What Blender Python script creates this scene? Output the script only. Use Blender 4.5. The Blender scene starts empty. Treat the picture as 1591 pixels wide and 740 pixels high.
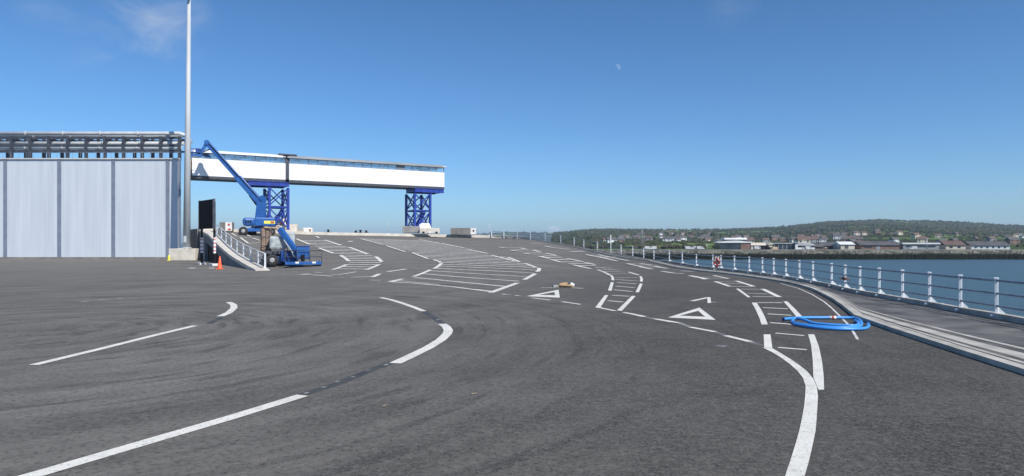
import bpy, bmesh, math, random
import numpy as np
from mathutils import Vector, Matrix
R = math.radians
random.seed(7); np.random.seed(7)
scn = bpy.context.scene
COL = scn.collection

# ------------------------------------------------------------------ camera, sky, sun, exposure
F, CX, HY, CAMZ = 1050.0, 795.5, 377.0, 2.0
cam = bpy.data.cameras.new('camera'); camo = bpy.data.objects.new('camera', cam); COL.objects.link(camo)
camo.location = (0, 0, CAMZ); camo.rotation_euler = (R(90), 0, 0)
cam.sensor_width = 36; cam.lens = F/1591*36; cam.shift_y = 7/1591; cam.clip_start = .1; cam.clip_end = 60000
scn.camera = camo

SUN_DIR = Vector((.65*math.cos(R(44)), -.76*math.cos(R(44)), math.sin(R(44)))).normalized()
SUN_EL = math.asin(SUN_DIR.z); SUN_AZ = math.atan2(SUN_DIR.x, SUN_DIR.y)
sl = bpy.data.lights.new('sun', 'SUN'); sl.energy = 3.8; sl.angle = R(.53); sl.color = (1, .96, .9)
slo = bpy.data.objects.new('sun', sl); COL.objects.link(slo)
slo.rotation_euler = SUN_DIR.to_track_quat('Z', 'Y').to_euler(); slo.location = (40, -50, 60)

W = bpy.data.worlds.new('World'); scn.world = W; W.use_nodes = True
nt = W.node_tree; nt.nodes.clear()
def wn(t, **k):
    n = nt.nodes.new(t)
    for a, b in k.items(): setattr(n, a, b)
    return n
wout = wn('ShaderNodeOutputWorld'); bg = wn('ShaderNodeBackground')
sky = wn('ShaderNodeTexSky', sky_type='NISHITA', sun_disc=False)
sky.sun_elevation = SUN_EL; sky.sun_rotation = SUN_AZ
sky.altitude = 0; sky.air_density = 1.0; sky.dust_density = .35; sky.ozone_density = 3.0
bg.inputs['Strength'].default_value = .105
def pxdir(px, py): return Vector(((px-CX)/F, 1, (HY-py)/F)).normalized()
tcn = wn('ShaderNodeTexCoord')
def wmath(op, a, b=None, clamp=False):
    n = wn('ShaderNodeMath', operation=op, use_clamp=clamp)
    for i, v in enumerate((a, b)):
        if v is None: continue
        if isinstance(v, (int, float)): n.inputs[i].default_value = v
        else: nt.links.new(v, n.inputs[i])
    return n.outputs[0]
def wdot(v):
    n = wn('ShaderNodeVectorMath', operation='DOT_PRODUCT'); n.inputs[1].default_value = v
    nt.links.new(tcn.outputs['Generated'], n.inputs[0]); return n.outputs['Value']
def wnoise(scale, detail, stretch=(1, 1, 1), dist=0.):
    m = wn('ShaderNodeMapping'); m.inputs['Scale'].default_value = stretch
    nt.links.new(tcn.outputs['Generated'], m.inputs['Vector'])
    n = wn('ShaderNodeTexNoise'); n.inputs['Scale'].default_value = scale; n.inputs['Detail'].default_value = detail
    n.inputs['Distortion'].default_value = dist; n.inputs['Roughness'].default_value = .6
    nt.links.new(m.outputs[0], n.inputs['Vector']); return n.outputs['Fac']
def ramp(sock, lo, hi):
    n = wn('ShaderNodeMapRange', interpolation_type='SMOOTHSTEP', clamp=True)
    n.inputs['From Min'].default_value = lo; n.inputs['From Max'].default_value = hi
    nt.links.new(sock, n.inputs['Value']); return n.outputs['Result']
sxyz = wn('ShaderNodeSeparateXYZ'); nt.links.new(tcn.outputs['Generated'], sxyz.inputs[0])
tint = wn('ShaderNodeValToRGB'); nt.links.new(sxyz.outputs['Z'], tint.inputs[0]); te = tint.color_ramp.elements
te[0].position = 0.; te[0].color = (.50, .70, .96, 1); te[1].position = .36; te[1].color = (.34, .59, .80, 1)
for q, c in ((.06, (.47, .70, .96, 1)), (.16, (.40, .65, .90, 1))):
    e = te.new(q); e.color = c
tm = wn('ShaderNodeMix', data_type='RGBA', blend_type='MULTIPLY'); tm.inputs[0].default_value = 1.
nt.links.new(sky.outputs['Color'], tm.inputs[6]); nt.links.new(tint.outputs[0], tm.inputs[7])
cur = tm.outputs[2]
def add_cloud(cur, mask, col):
    mx = wn('ShaderNodeMix', data_type='RGBA'); nt.links.new(mask, mx.inputs[0]); nt.links.new(cur, mx.inputs[6])
    mx.inputs[7].default_value = (*col, 1); return mx.outputs[2]
nz = wnoise(9, 6, (1, 1, 1.6), .6)
for (px, py, rad, lo, hi, amt) in [(262, 34, 3.6, .42, .74, .36), (215, 62, 3.4, .45, .8, .2), (140, 20, 5.0, .45, .8, .35), (1165, 2, 3.6, .5, .85, .16)]:
    d = wdot(pxdir(px, py))
    near = ramp(d, math.cos(R(rad)), math.cos(R(rad*.1)))
    m = wmath('MULTIPLY', wmath('MULTIPLY', ramp(nz, lo-.1, hi+.08), near), amt, True)
    cur = add_cloud(cur, m, (5.0, 5.3, 5.7))
# a low line of small cumulus on the sea horizon
nz2 = wnoise(26, 5, (1, 1, 3.2), .4)
for (px, py, rad, amt) in [(862, 358, .75, .6), (480, 358, .6, .4), (740, 359, .8, .3), (790, 360, .7, .3)]:
    d = wdot(pxdir(px, py)); near = ramp(d, math.cos(R(rad)), 1.0)
    m = wmath('MULTIPLY', wmath('MULTIPLY', ramp(nz2, .42, .72), near), amt, True)
    cur = add_cloud(cur, m, (6.6, 6.8, 7.2))
# pale daytime half moon
md = pxdir(959, 105)
disc = ramp(wdot(md), math.cos(R(.29)), math.cos(R(.24)))
side = Vector((1, -.12, .75)).normalized()
half = ramp(wdot(side - md*side.dot(md)), -.0009, .0016)
m = wmath('MULTIPLY', wmath('MULTIPLY', disc, half), .10, True)
cur = add_cloud(cur, m, (9.5, 9.7, 10))
nt.links.new(cur, bg.inputs['Color']); nt.links.new(bg.outputs[0], wout.inputs['Surface'])
scn.view_settings.view_transform = 'Standard'; scn.view_settings.look = 'None'
scn.view_settings.gamma = 1; scn.view_settings.use_curve_mapping = False
scn.view_settings.exposure = 0.42
scn.cycles.max_bounces = 8; scn.cycles.transparent_max_bounces = 16

# ------------------------------------------------------------------ materials
def mat(name, c1, c2=None, rough=.6, scale=3., detail=4., metal=0., bump=0., bscale=None, lo=.35, hi=.65, stretch=(1,1,1), spec=.5):
    m = bpy.data.materials.new(name); m.use_nodes = True
    t = m.node_tree; b = t.nodes['Principled BSDF']
    b.inputs['Roughness'].default_value = rough; b.inputs['Metallic'].default_value = metal
    b.inputs['Specular IOR Level'].default_value = spec
    tc = t.nodes.new('ShaderNodeTexCoord'); mp = t.nodes.new('ShaderNodeMapping'); mp.inputs['Scale'].default_value = stretch
    t.links.new(tc.outputs['Object'], mp.inputs['Vector'])
    c2 = c2 or tuple(min(1, v*1.25) for v in c1)
    n = t.nodes.new('ShaderNodeTexNoise'); n.inputs['Scale'].default_value = scale; n.inputs['Detail'].default_value = detail
    t.links.new(mp.outputs[0], n.inputs['Vector'])
    r = t.nodes.new('ShaderNodeMapRange'); r.inputs['From Min'].default_value = lo; r.inputs['From Max'].default_value = hi
    t.links.new(n.outputs['Fac'], r.inputs['Value'])
    x = t.nodes.new('ShaderNodeMix'); x.data_type = 'RGBA'; x.inputs[6].default_value = (*c1, 1); x.inputs[7].default_value = (*c2, 1)
    t.links.new(r.outputs[0], x.inputs[0]); t.links.new(x.outputs[2], b.inputs['Base Color'])
    if bump:
        n2 = t.nodes.new('ShaderNodeTexNoise'); n2.inputs['Scale'].default_value = bscale or scale*6; n2.inputs['Detail'].default_value = 3
        t.links.new(mp.outputs[0], n2.inputs['Vector'])
        bp = t.nodes.new('ShaderNodeBump'); bp.inputs['Strength'].default_value = bump; bp.inputs['Distance'].default_value = .02
        t.links.new(n2.outputs['Fac'], bp.inputs['Height']); t.links.new(bp.outputs[0], b.inputs['Normal'])
    return m

M = {}
M['concrete'] = mat('concrete', (.54,.49,.42), (.68,.63,.55), .9, 1.2, 6, bump=.4)
M['concrete_grey'] = mat('concrete_grey', (.24,.24,.23), (.34,.33,.31), .9, 1.0, 6, bump=.4)
M['footway'] = mat('footway', (.06,.058,.056), (.16,.15,.14), .9, 1.1, 6, bump=.4)
M['concrete_dark'] = mat('concrete_dark', (.16,.15,.14), (.24,.22,.2), .9, 1.3, 6, bump=.4)
M['wall_concrete_shaded'] = mat('wall_concrete_shaded', (.15,.16,.175), (.21,.22,.235), .9, .6, 6, bump=.3)  # side wall's shade is put into this darker, bluish base colour
M['white_paint'] = mat('white_paint', (.80,.80,.79), (.82,.82,.815), .5, .4)
M['white_block'] = mat('white_block', (.7,.66,.62), (.8,.77,.73), .8, 2.0)
M['rail_white'] = mat('rail_white', (.74,.76,.78), (.82,.84,.85), .4, 4)
M['rail_grey'] = mat('rail_grey', (.17,.21,.26), (.25,.3,.35), .4, 4, metal=.2)
M['blue_steel'] = mat('blue_steel', (.016,.042,.26), (.022,.055,.33), .4, 1.2)
M['lift_blue'] = mat('lift_blue', (.018,.095,.32), (.03,.125,.38), .35, 1.5)
M['lift_blue_dark'] = mat('lift_blue_dark', (.01,.045,.2), (.016,.065,.27), .4, 2)
M['rubber'] = mat('rubber', (.018,.018,.018), (.04,.037,.035), .85, 6)
M['rim'] = mat('rim', (.3,.31,.32), (.42,.43,.44), .5, 8)
M['black'] = mat('black', (.008,.008,.011), (.014,.014,.018), .8, 3, spec=.15)
M['dark_steel'] = mat('dark_steel', (.05,.055,.07), (.09,.095,.11), .5, 3, metal=.3)
M['galv'] = mat('galv', (.46,.48,.49), (.56,.58,.59), .55, 1.0, metal=.0, stretch=(1,1,.3))
M['hood'] = mat('hood', (.30,.33,.33), (.46,.49,.48), .55, 3)
M['tan'] = mat('tan', (.22,.15,.11), (.34,.25,.19), .9, 2.5)
M['sand'] = mat('sand', (.5,.36,.2), (.6,.45,.28), .8, 3)
M['orange'] = mat('orange', (.85,.10,.025), (.9,.14,.04), .5, 3)
M['red'] = mat('red', (.42,.03,.03), (.5,.06,.05), .5, 3)
M['yellow'] = mat('yellow', (.75,.7,.05), (.8,.75,.15), .5, 3)
M['pipe_blue'] = mat('pipe_blue', (.05,.27,.72), (.07,.33,.8), .4, 2)
M['wood'] = mat('wood', (.38,.24,.12), (.52,.36,.2), .8, 6, stretch=(.4, 4, 4))
M['kerb'] = mat('kerb', (.32,.3,.26), (.52,.49,.43), .9, 1.5, 7, bump=.4)
M['chip'] = mat('chip', (.26,.21,.14), (.34,.28,.2), .9, 8)
M['brick'] = mat('brick', (.19,.115,.09), (.26,.165,.13), .9, .5)
M['far_white'] = mat('far_white', (.68,.68,.66), (.8,.8,.78), .7, .3)
M['far_cream'] = mat('far_cream', (.6,.52,.4), (.68,.61,.5), .8, .3)
M['far_grey'] = mat('far_grey', (.26,.27,.28), (.36,.37,.38), .8, .3)
M['far_glass'] = mat('far_glass', (.025,.035,.045), (.05,.065,.08), .2, .6)
M['van_white'] = mat('van_white', (.5,.51,.52), (.6,.6,.6), .5, .5)
M['slate'] = mat('slate', (.07,.068,.07), (.12,.115,.115), .8, .4)
M['tile_red'] = mat('tile_red', (.12,.075,.058), (.16,.105,.085), .8, .4)

def mat_cladding():
    m = bpy.data.materials.new('grey_cladding'); m.use_nodes = True; t = m.node_tree; b = t.nodes['Principled BSDF']
    tc = t.nodes.new('ShaderNodeTexCoord')
    w = t.nodes.new('ShaderNodeTexWave'); w.wave_profile = 'SIN'; w.bands_direction = 'X'; w.inputs['Scale'].default_value = 1.6
    t.links.new(tc.outputs['Object'], w.inputs['Vector'])
    n = t.nodes.new('ShaderNodeTexNoise'); n.inputs['Scale'].default_value = 1.0; n.inputs['Detail'].default_value = 6
    mp = t.nodes.new('ShaderNodeMapping'); mp.inputs['Scale'].default_value = (1.6, 1.6, .09); t.links.new(tc.outputs['Object'], mp.inputs['Vector']); t.links.new(mp.outputs[0], n.inputs['Vector'])
    x = t.nodes.new('ShaderNodeMix'); x.data_type = 'RGBA'; x.inputs[6].default_value = (.44,.48,.53,1); x.inputs[7].default_value = (.66,.70,.75,1)
    t.links.new(n.outputs['Fac'], x.inputs[0]); t.links.new(x.outputs[2], b.inputs['Base Color'])
    bp = t.nodes.new('ShaderNodeBump'); bp.inputs['Strength'].default_value = .35; bp.inputs['Distance'].default_value = .03
    t.links.new(w.outputs['Fac'], bp.inputs['Height']); t.links.new(bp.outputs[0], b.inputs['Normal'])
    b.inputs['Roughness'].default_value = .5
    return m
M['cladding'] = mat_cladding()

def mat_glass():
    m = bpy.data.materials.new('walkway_glass'); m.use_nodes = True; t = m.node_tree; t.nodes.clear()
    o = t.nodes.new('ShaderNodeOutputMaterial'); mx = t.nodes.new('ShaderNodeMixShader')
    tr = t.nodes.new('ShaderNodeBsdfTransparent'); tr.inputs[0].default_value = (.93,.95,.97,1)
    gl = t.nodes.new('ShaderNodeBsdfGlossy'); gl.inputs['Roughness'].default_value = .08; gl.inputs[0].default_value = (.9,.95,1,1)
    n = t.nodes.new('ShaderNodeTexNoise'); n.inputs['Scale'].default_value = 1.5
    r = t.nodes.new('ShaderNodeMapRange'); r.inputs['To Min'].default_value = .12; r.inputs['To Max'].default_value = .35
    t.links.new(n.outputs['Fac'], r.inputs['Value']); t.links.new(r.outputs[0], mx.inputs[0])
    t.links.new(tr.outputs[0], mx.inputs[1]); t.links.new(gl.outputs[0], mx.inputs[2]); t.links.new(mx.outputs[0], o.inputs[0])
    return m
M['glass'] = mat_glass()

def mat_asphalt():
    m = bpy.data.materials.new('asphalt'); m.use_nodes = True; t = m.node_tree; b = t.nodes['Principled BSDF']
    L = t.links.new
    tc = t.nodes.new('ShaderNodeTexCoord'); P = tc.outputs['Object']
    def noise(scale, detail=5, vec=None, rough=.55, dist=0):
        n = t.nodes.new('ShaderNodeTexNoise'); n.inputs['Scale'].default_value = scale; n.inputs['Detail'].default_value = detail
        n.inputs['Roughness'].default_value = rough; n.inputs['Distortion'].default_value = dist
        L(vec or P, n.inputs['Vector']); return n.outputs['Fac']
    def mr(s, a, b_, c=0., d=1., smooth=True):
        n = t.nodes.new('ShaderNodeMapRange'); n.interpolation_type = 'SMOOTHSTEP' if smooth else 'LINEAR'
        for k, v in zip(('From Min','From Max','To Min','To Max'), (a, b_, c, d)): n.inputs[k].default_value = v
        L(s, n.inputs['Value']); return n.outputs[0]
    def ma(op, a, b_=None):
        n = t.nodes.new('ShaderNodeMath'); n.operation = op
        for i, v in enumerate((a, b_)):
            if v is None: continue
            if isinstance(v, (int, float)): n.inputs[i].default_value = v
            else: L(v, n.inputs[i])
        return n.outputs[0]
    def mix(f, a, c):
        n = t.nodes.new('ShaderNodeMix'); n.data_type = 'RGBA'
        if isinstance(f, float): n.inputs[0].default_value = f
        else: L(f, n.inputs[0])
        for i, v in ((6, a), (7, c)):
            if isinstance(v, tuple): n.inputs[i].default_value = (*v, 1)
            else: L(v, n.inputs[i])
        return n.outputs[2]
    # polar coordinates about the turning circle: wheel tracks run along arcs
    def arcs(cx, cy, kr, ka):
        s = t.nodes.new('ShaderNodeSeparateXYZ'); L(P, s.inputs[0])
        dx = ma('SUBTRACT', s.outputs[0], cx); dy = ma('SUBTRACT', s.outputs[1], cy)
        r = ma('SQRT', ma('ADD', ma('MULTIPLY', dx, dx), ma('MULTIPLY', dy, dy)))
        a = ma('ARCTAN2', dx, ma('ABSOLUTE', dy))
        c = t.nodes.new('ShaderNodeCombineXYZ'); L(ma('MULTIPLY', r, kr), c.inputs[0]); L(ma('MULTIPLY', a, ka), c.inputs[1])
        return c.outputs[0], r
    v1, r1 = arcs(-11, 15, 1.0, 1.1)
    v2, r2 = arcs(-24, 36, .8, 1.6)
    tr1 = noise(1.6, 5, v1, .65); tr2 = noise(1.0, 4, v2, .6)
    dust = noise(.10, 6, None, .6, .5); dust2 = noise(.55, 6, None, .65)
    # traffic dust gathers on the working apron (towards -x, near side), the ring of new surfacing at the right stays black
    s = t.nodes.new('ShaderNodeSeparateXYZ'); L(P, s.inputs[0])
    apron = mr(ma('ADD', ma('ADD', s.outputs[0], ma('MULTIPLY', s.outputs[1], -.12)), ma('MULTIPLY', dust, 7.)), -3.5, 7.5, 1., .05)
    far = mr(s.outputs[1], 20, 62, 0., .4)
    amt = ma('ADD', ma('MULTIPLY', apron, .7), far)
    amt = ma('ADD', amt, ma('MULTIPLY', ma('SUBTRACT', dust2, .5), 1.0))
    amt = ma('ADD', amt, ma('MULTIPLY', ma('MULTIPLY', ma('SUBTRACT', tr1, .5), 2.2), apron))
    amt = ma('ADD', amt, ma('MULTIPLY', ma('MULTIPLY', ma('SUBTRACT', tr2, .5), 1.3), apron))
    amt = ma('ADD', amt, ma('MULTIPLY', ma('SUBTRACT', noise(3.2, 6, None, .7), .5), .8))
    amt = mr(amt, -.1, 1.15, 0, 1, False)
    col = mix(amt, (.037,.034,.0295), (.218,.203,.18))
    # dark wheel arcs
    sk = ma('MULTIPLY', mr(noise(3.4, 3, v1, .5), .54, .66), mr(noise(.22, 3), .38, .52))
    col = mix(ma("MULTIPLY", sk, .6), col, (.024,.0225,.021))
    # pale smears
    sm = ma('MULTIPLY', mr(noise(.9, 7, None, .7, 1.2), .6, .8), apron)
    col = mix(ma('MULTIPLY', sm, .55), col, (.24,.225,.205))
    g2 = mr(noise(11, 5, None, .75), .45, .66); col = mix(ma('MULTIPLY', g2, .5), col, (.2,.187,.166))
    g3 = mr(noise(15, 4, None, .75), .48, .64); col = mix(ma('MULTIPLY', g3, .6), col, (.02,.019,.017))
    # aggregate
    vo = t.nodes.new('ShaderNodeTexVoronoi'); vo.inputs['Scale'].default_value = 42; L(P, vo.inputs['Vector'])
    ag = mr(noise(34, 3), .42, .62); 
    col = mix(ma('MULTIPLY', ag, .55), col, (.14,.132,.12))
    sp = mr(vo.outputs['Distance'], .0, .22, 1., 0.)
    rnd = t.nodes.new('ShaderNodeSeparateColor'); L(vo.outputs['Color'], rnd.inputs[0])
    sp = ma('MULTIPLY', sp, mr(rnd.outputs[0], .8, .95))
    col = mix(ma('MULTIPLY', sp, .5), col, (.28,.27,.26))
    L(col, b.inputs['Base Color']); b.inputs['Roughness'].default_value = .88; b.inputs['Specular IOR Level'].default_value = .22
    bp = t.nodes.new('ShaderNodeBump'); bp.inputs['Strength'].default_value = .5; bp.inputs['Distance'].default_value = .012
    L(ma('ADD', noise(45, 3), ma('MULTIPLY', noise(2.5, 3), .6)), bp.inputs['Height']); L(bp.outputs[0], b.inputs['Normal'])
    return m
M['asphalt'] = mat_asphalt()
def mat_paint():
    m = bpy.data.materials.new('road_paint'); m.use_nodes = True; t = m.node_tree; b = t.nodes['Principled BSDF']; L = t.links.new
    tc = t.nodes.new('ShaderNodeTexCoord')
    def noise(sc, de=5):
        n = t.nodes.new('ShaderNodeTexNoise'); n.inputs['Scale'].default_value = sc; n.inputs['Detail'].default_value = de; n.inputs['Roughness'].default_value = .65
        L(tc.outputs['Object'], n.inputs['Vector']); return n.outputs['Fac']
    def mr(s, a, b_):
        n = t.nodes.new('ShaderNodeMapRange'); n.inputs['From Min'].default_value = a; n.inputs['From Max'].default_value = b_; L(s, n.inputs['Value']); return n.outputs[0]
    def mix(f, a, c):
        n = t.nodes.new('ShaderNodeMix'); n.data_type = 'RGBA'; L(f, n.inputs[0])
        for i, v in ((6, a), (7, c)):
            if isinstance(v, tuple): n.inputs[i].default_value = (*v, 1)
            else: L(v, n.inputs[i])
        return n.outputs[2]
    c = mix(mr(noise(1.3), .35, .7), (.76,.735,.66), (.62,.595,.53))
    c = mix(mr(noise(5, 6), .56, .78), c, (.40,.385,.345))
    c = mix(mr(noise(26, 4), .57, .68), c, (.24,.23,.21))
    L(c, b.inputs['Base Color']); b.inputs['Roughness'].default_value = .8
    return m
M['paint'] = mat_paint()
M['paint_worn'] = mat('paint_worn', (.46,.45,.42), (.70,.68,.63), .85, 3, 6, lo=.35, hi=.6)
M['paint_faded'] = mat('paint_faded', (.12,.12,.118), (.3,.295,.28), .85, 2.2, 6, lo=.42, hi=.62)
M['tar'] = mat('tar', (.045,.044,.042), (.075,.073,.07), .7, 2.5, 5)

def mat_water():
    m = bpy.data.materials.new('sea_water'); m.use_nodes = True; t = m.node_tree; b = t.nodes['Principled BSDF']; L = t.links.new
    b.inputs['Base Color'].default_value = (.05,.088,.098,1); b.inputs['Roughness'].default_value = .32; b.inputs['IOR'].default_value = 1.33
    tc = t.nodes.new('ShaderNodeTexCoord')
    n = t.nodes.new('ShaderNodeTexNoise'); n.inputs['Scale'].default_value = .55; n.inputs['Detail'].default_value = 6; n.inputs['Roughness'].default_value = .6
    L(tc.outputs['Object'], n.inputs['Vector'])
    bp = t.nodes.new('ShaderNodeBump'); bp.inputs['Strength'].default_value = .9; bp.inputs['Distance'].default_value = .5
    L(n.outputs['Fac'], bp.inputs['Height']); L(bp.outputs[0], b.inputs['Normal'])
    return m
M['water'] = mat_water()

def mat_hills():
    m = bpy.data.materials.new('hill_fields'); m.use_nodes = True; t = m.node_tree; b = t.nodes['Principled BSDF']; L = t.links.new
    tc = t.nodes.new('ShaderNodeTexCoord')
    vo = t.nodes.new('ShaderNodeTexVoronoi'); vo.inputs['Scale'].default_value = .0065; L(tc.outputs['Object'], vo.inputs['Vector'])
    sc = t.nodes.new('ShaderNodeSeparateColor'); L(vo.outputs['Color'], sc.inputs[0])
    n = t.nodes.new('ShaderNodeTexNoise'); n.inputs['Scale'].default_value = .004; n.inputs['Detail'].default_value = 7; L(tc.outputs['Object'], n.inputs['Vector'])
    r = t.nodes.new('ShaderNodeValToRGB'); L(sc.outputs[0], r.inputs[0])
    r.color_ramp.interpolation = 'CONSTANT'
    e = r.color_ramp.elements; e[0].color = (.06,.085,.03,1); e[1].position = .3; e[1].color = (.10,.155,.04,1)
    for p, c in ((.5,(.10,.09,.05,1)), (.7,(.13,.19,.05,1)), (.88,(.04,.055,.025,1))):
        q = e.new(p); q.color = c
    x = t.nodes.new('ShaderNodeMix'); x.data_type = 'RGBA'
    mr = t.nodes.new('ShaderNodeMapRange'); mr.inputs['From Min'].default_value = .5; mr.inputs['From Max'].default_value = .56; L(n.outputs['Fac'], mr.inputs['Value'])
    L(mr.outputs[0], x.inputs[0]); L(r.outputs[0], x.inputs[6]); x.inputs[7].default_value = (.035,.04,.022,1)
    L(x.outputs[2], b.inputs['Base Color']); b.inputs['Roughness'].default_value = .95; b.inputs['Specular IOR Level'].default_value = .05
    return m
M['hills'] = mat_hills()
M['wood_far'] = mat('wood_far', (.026,.042,.02), (.065,.075,.036), .95, .02, 5, spec=.05)
M['wood_bare'] = mat('wood_bare', (.05,.05,.034), (.09,.08,.058), .95, .03, 5, spec=.05)
def mat_bank():
    m = bpy.data.materials.new('rock_bank'); m.use_nodes = True; t = m.node_tree; b = t.nodes['Principled BSDF']; L = t.links.new
    tc = t.nodes.new('ShaderNodeTexCoord'); s = t.nodes.new('ShaderNodeSeparateXYZ'); L(tc.outputs['Object'], s.inputs[0])
    n = t.nodes.new('ShaderNodeTexNoise'); n.inputs['Scale'].default_value = .8; n.inputs['Detail'].default_value = 6; L(tc.outputs['Object'], n.inputs['Vector'])
    a = t.nodes.new('ShaderNodeMath'); a.operation = 'MULTIPLY_ADD'; L(n.outputs['Fac'], a.inputs[0]); a.inputs[1].default_value = 1.4; L(s.outputs[2], a.inputs[2])
    r = t.nodes.new('ShaderNodeMapRange'); r.inputs['From Min'].default_value = -1.6; r.inputs['From Max'].default_value = -1.0; L(a.outputs[0], r.inputs['Value'])
    n2 = t.nodes.new('ShaderNodeTexNoise'); n2.inputs['Scale'].default_value = .35; n2.inputs['Detail'].default_value = 8; L(tc.outputs['Object'], n2.inputs['Vector'])
    c = t.nodes.new('ShaderNodeValToRGB'); L(n2.outputs['Fac'], c.inputs[0])
    c.color_ramp.elements[0].position = .35; c.color_ramp.elements[0].color = (.055,.058,.042,1)
    c.color_ramp.elements[1].position = .7; c.color_ramp.elements[1].color = (.21,.2,.165,1)
    x = t.nodes.new('ShaderNodeMix'); x.data_type = 'RGBA'; L(r.outputs[0], x.inputs[0]); x.inputs[6].default_value = (.010,.012,.008,1); L(c.outputs[0], x.inputs[7])
    L(x.outputs[2], b.inputs['Base Color']); b.inputs['Roughness'].default_value = .95; b.inputs['Specular IOR Level'].default_value = .05
    return m
M['bank'] = mat_bank()

# ------------------------------------------------------------------ mesh helpers
class MB:
    """collects shapes and links them as one mesh object"""
    def __init__(s): s.b = bmesh.new(); s.mi = 0
    def _tag(s, n0):
        s.b.faces.ensure_lookup_table()
        for f in s.b.faces[n0:]: f.material_index = s.mi
    def box(s, c, size, rot=None, bev=0., taper=None):
        t = bmesh.new()
        mx = Matrix.Translation(Vector(c)) @ ((rot if isinstance(rot, Matrix) else Matrix.Rotation(rot, 4, 'Z')) if rot is not None else Matrix())
        bmesh.ops.create_cube(t, size=1, matrix=Matrix.Diagonal((*size, 1)))
        if bev: bmesh.ops.bevel(t, geom=list(t.edges), offset=bev, segments=2, affect='EDGES', profile=.5)
        vm = {v: s.b.verts.new(mx @ v.co) for v in t.verts}
        for f in t.faces: s.b.faces.new([vm[v] for v in f.verts]).material_index = s.mi
        t.free(); return s
    def beam(s, p, q, w, h=None, bev=0.):
        p, q = Vector(p), Vector(q); d = q-p; h = h or w
        up = Vector((0,0,1)) if abs(d.normalized().z) < .98 else Vector((0,1,0))
        x = d.cross(up).normalized(); z = x.cross(d).normalized()
        m = Matrix((x, d.normalized(), z)).transposed().to_4x4()
        return s.box((p+q)/2, (w, d.length, h), m, bev)
    def tube(s, p, q, r, r2=None, n=10):
        p, q = Vector(p), Vector(q); d = q-p; n0 = len(s.b.faces)
        m = Matrix.Translation((p+q)/2) @ d.to_track_quat('Z', 'Y').to_matrix().to_4x4()
        bmesh.ops.create_cone(s.b, cap_ends=True, segments=n, radius1=r, radius2=r if r2 is None else r2, depth=d.length, matrix=m)
        s._tag(n0); s.b.faces.ensure_lookup_table()
        for f in s.b.faces[n0:]:
            if len(f.verts) == 4: f.smooth = True
        return s
    def path(s, pts, r, n=8, closed=False):
        pts = [Vector(p) for p in pts]; k = len(pts); rings = []; n0 = len(s.b.faces)
        for i, p in enumerate(pts):
            a = pts[(i-1) % k] if closed or i else p; b = pts[(i+1) % k] if closed or i < k-1 else p
            d = (b-a).normalized(); up = Vector((0,0,1)) if abs(d.z) < .95 else Vector((0,1,0))
            x = d.cross(up).normalized(); z = x.cross(d)
            rings.append([s.b.verts.new(p + (x*math.cos(t)+z*math.sin(t))*r) for t in [2*math.pi*j/n for j in range(n)]])
        for i in range(k if closed else k-1):
            A, B = rings[i], rings[(i+1) % k]
            for j in range(n):
                f = s.b.faces.new((A[j], A[(j+1)%n], B[(j+1)%n], B[j])); f.smooth = True
        if not closed: s.b.faces.new(rings[0]); s.b.faces.new(rings[-1][::-1])
        s._tag(n0); return s
    def lathe(s, prof, c=(0,0,0), n=20, axis='Z'):
        n0 = len(s.b.faces); rings = []
        rot = {'Z': Matrix(), 'Y': Matrix.Rotation(R(90), 4, 'X'), 'X': Matrix.Rotation(R(90), 4, 'Y')}[axis]
        for (r, z) in prof:
            rings.append([s.b.verts.new(Vector(c) + rot @ Vector((r*math.cos(2*math.pi*j/n), r*math.sin(2*math.pi*j/n), z))) for j in range(n)])
        for A, B in zip(rings, rings[1:]):
            for j in range(n):
                f = s.b.faces.new((A[j], A[(j+1)%n], B[(j+1)%n], B[j])); f.smooth = True
        s.b.faces.new(rings[0][::-1]); s.b.faces.new(rings[-1]); s._tag(n0); return s
    def prism(s, poly, vec):
        """poly: 3d points, extruded by vec"""
        n0 = len(s.b.faces); vec = Vector(vec)
        a = [s.b.verts.new(Vector(p)) for p in poly]; b = [s.b.verts.new(Vector(p)+vec) for p in poly]
        s.b.faces.new(a); s.b.faces.new(b[::-1])
        for i in range(len(a)): s.b.faces.new((a[i], b[i], b[(i+1)%len(a)], a[(i+1)%len(a)]))
        s._tag(n0); return s
    def strip(s, L, Rr):
        n0 = len(s.b.faces)
        a = [s.b.verts.new(Vector(p)) for p in L]; b = [s.b.verts.new(Vector(p)) for p in Rr]
        for i in range(len(a)-1): s.b.faces.new((a[i], b[i], b[i+1], a[i+1]))
        s._tag(n0); return s
    def poly(s, pts):
        n0 = len(s.b.faces); s.b.faces.new([s.b.verts.new(Vector(p)) for p in pts]); s._tag(n0); return s
    def build(s, name, m, parent=None, up=False):
        bmesh.ops.recalc_face_normals(s.b, faces=s.b.faces)
        if up:
            for f in s.b.faces:
                if f.normal.z < 0: f.normal_flip()
        me = bpy.data.meshes.new(name); s.b.to_mesh(me); s.b.free()
        for q in (m if isinstance(m, (list, tuple)) else [m]): me.materials.append(q)
        o = bpy.data.objects.new(name, me); COL.objects.link(o)
        if parent: o.parent = parent
        return o
def tag(o, label=None, cat=None, group=None, kind=None):
    if label: o['label'] = label
    if cat: o['category'] = cat
    if group: o['group'] = group
    if kind: o['kind'] = kind
    return o
def empty(name, loc, rz=0., label=None, cat=None, group=None):
    o = bpy.data.objects.new(name, None); COL.objects.link(o); o.location = loc; o.rotation_euler = (0,0,rz)
    return tag(o, label, cat, group)
def copy_tree(o, parent=None):
    c = o.copy(); COL.objects.link(c)
    if parent: c.parent = parent
    for ch in [k for k in bpy.data.objects if k.parent == o]: copy_tree(ch, c)
    return c

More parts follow.
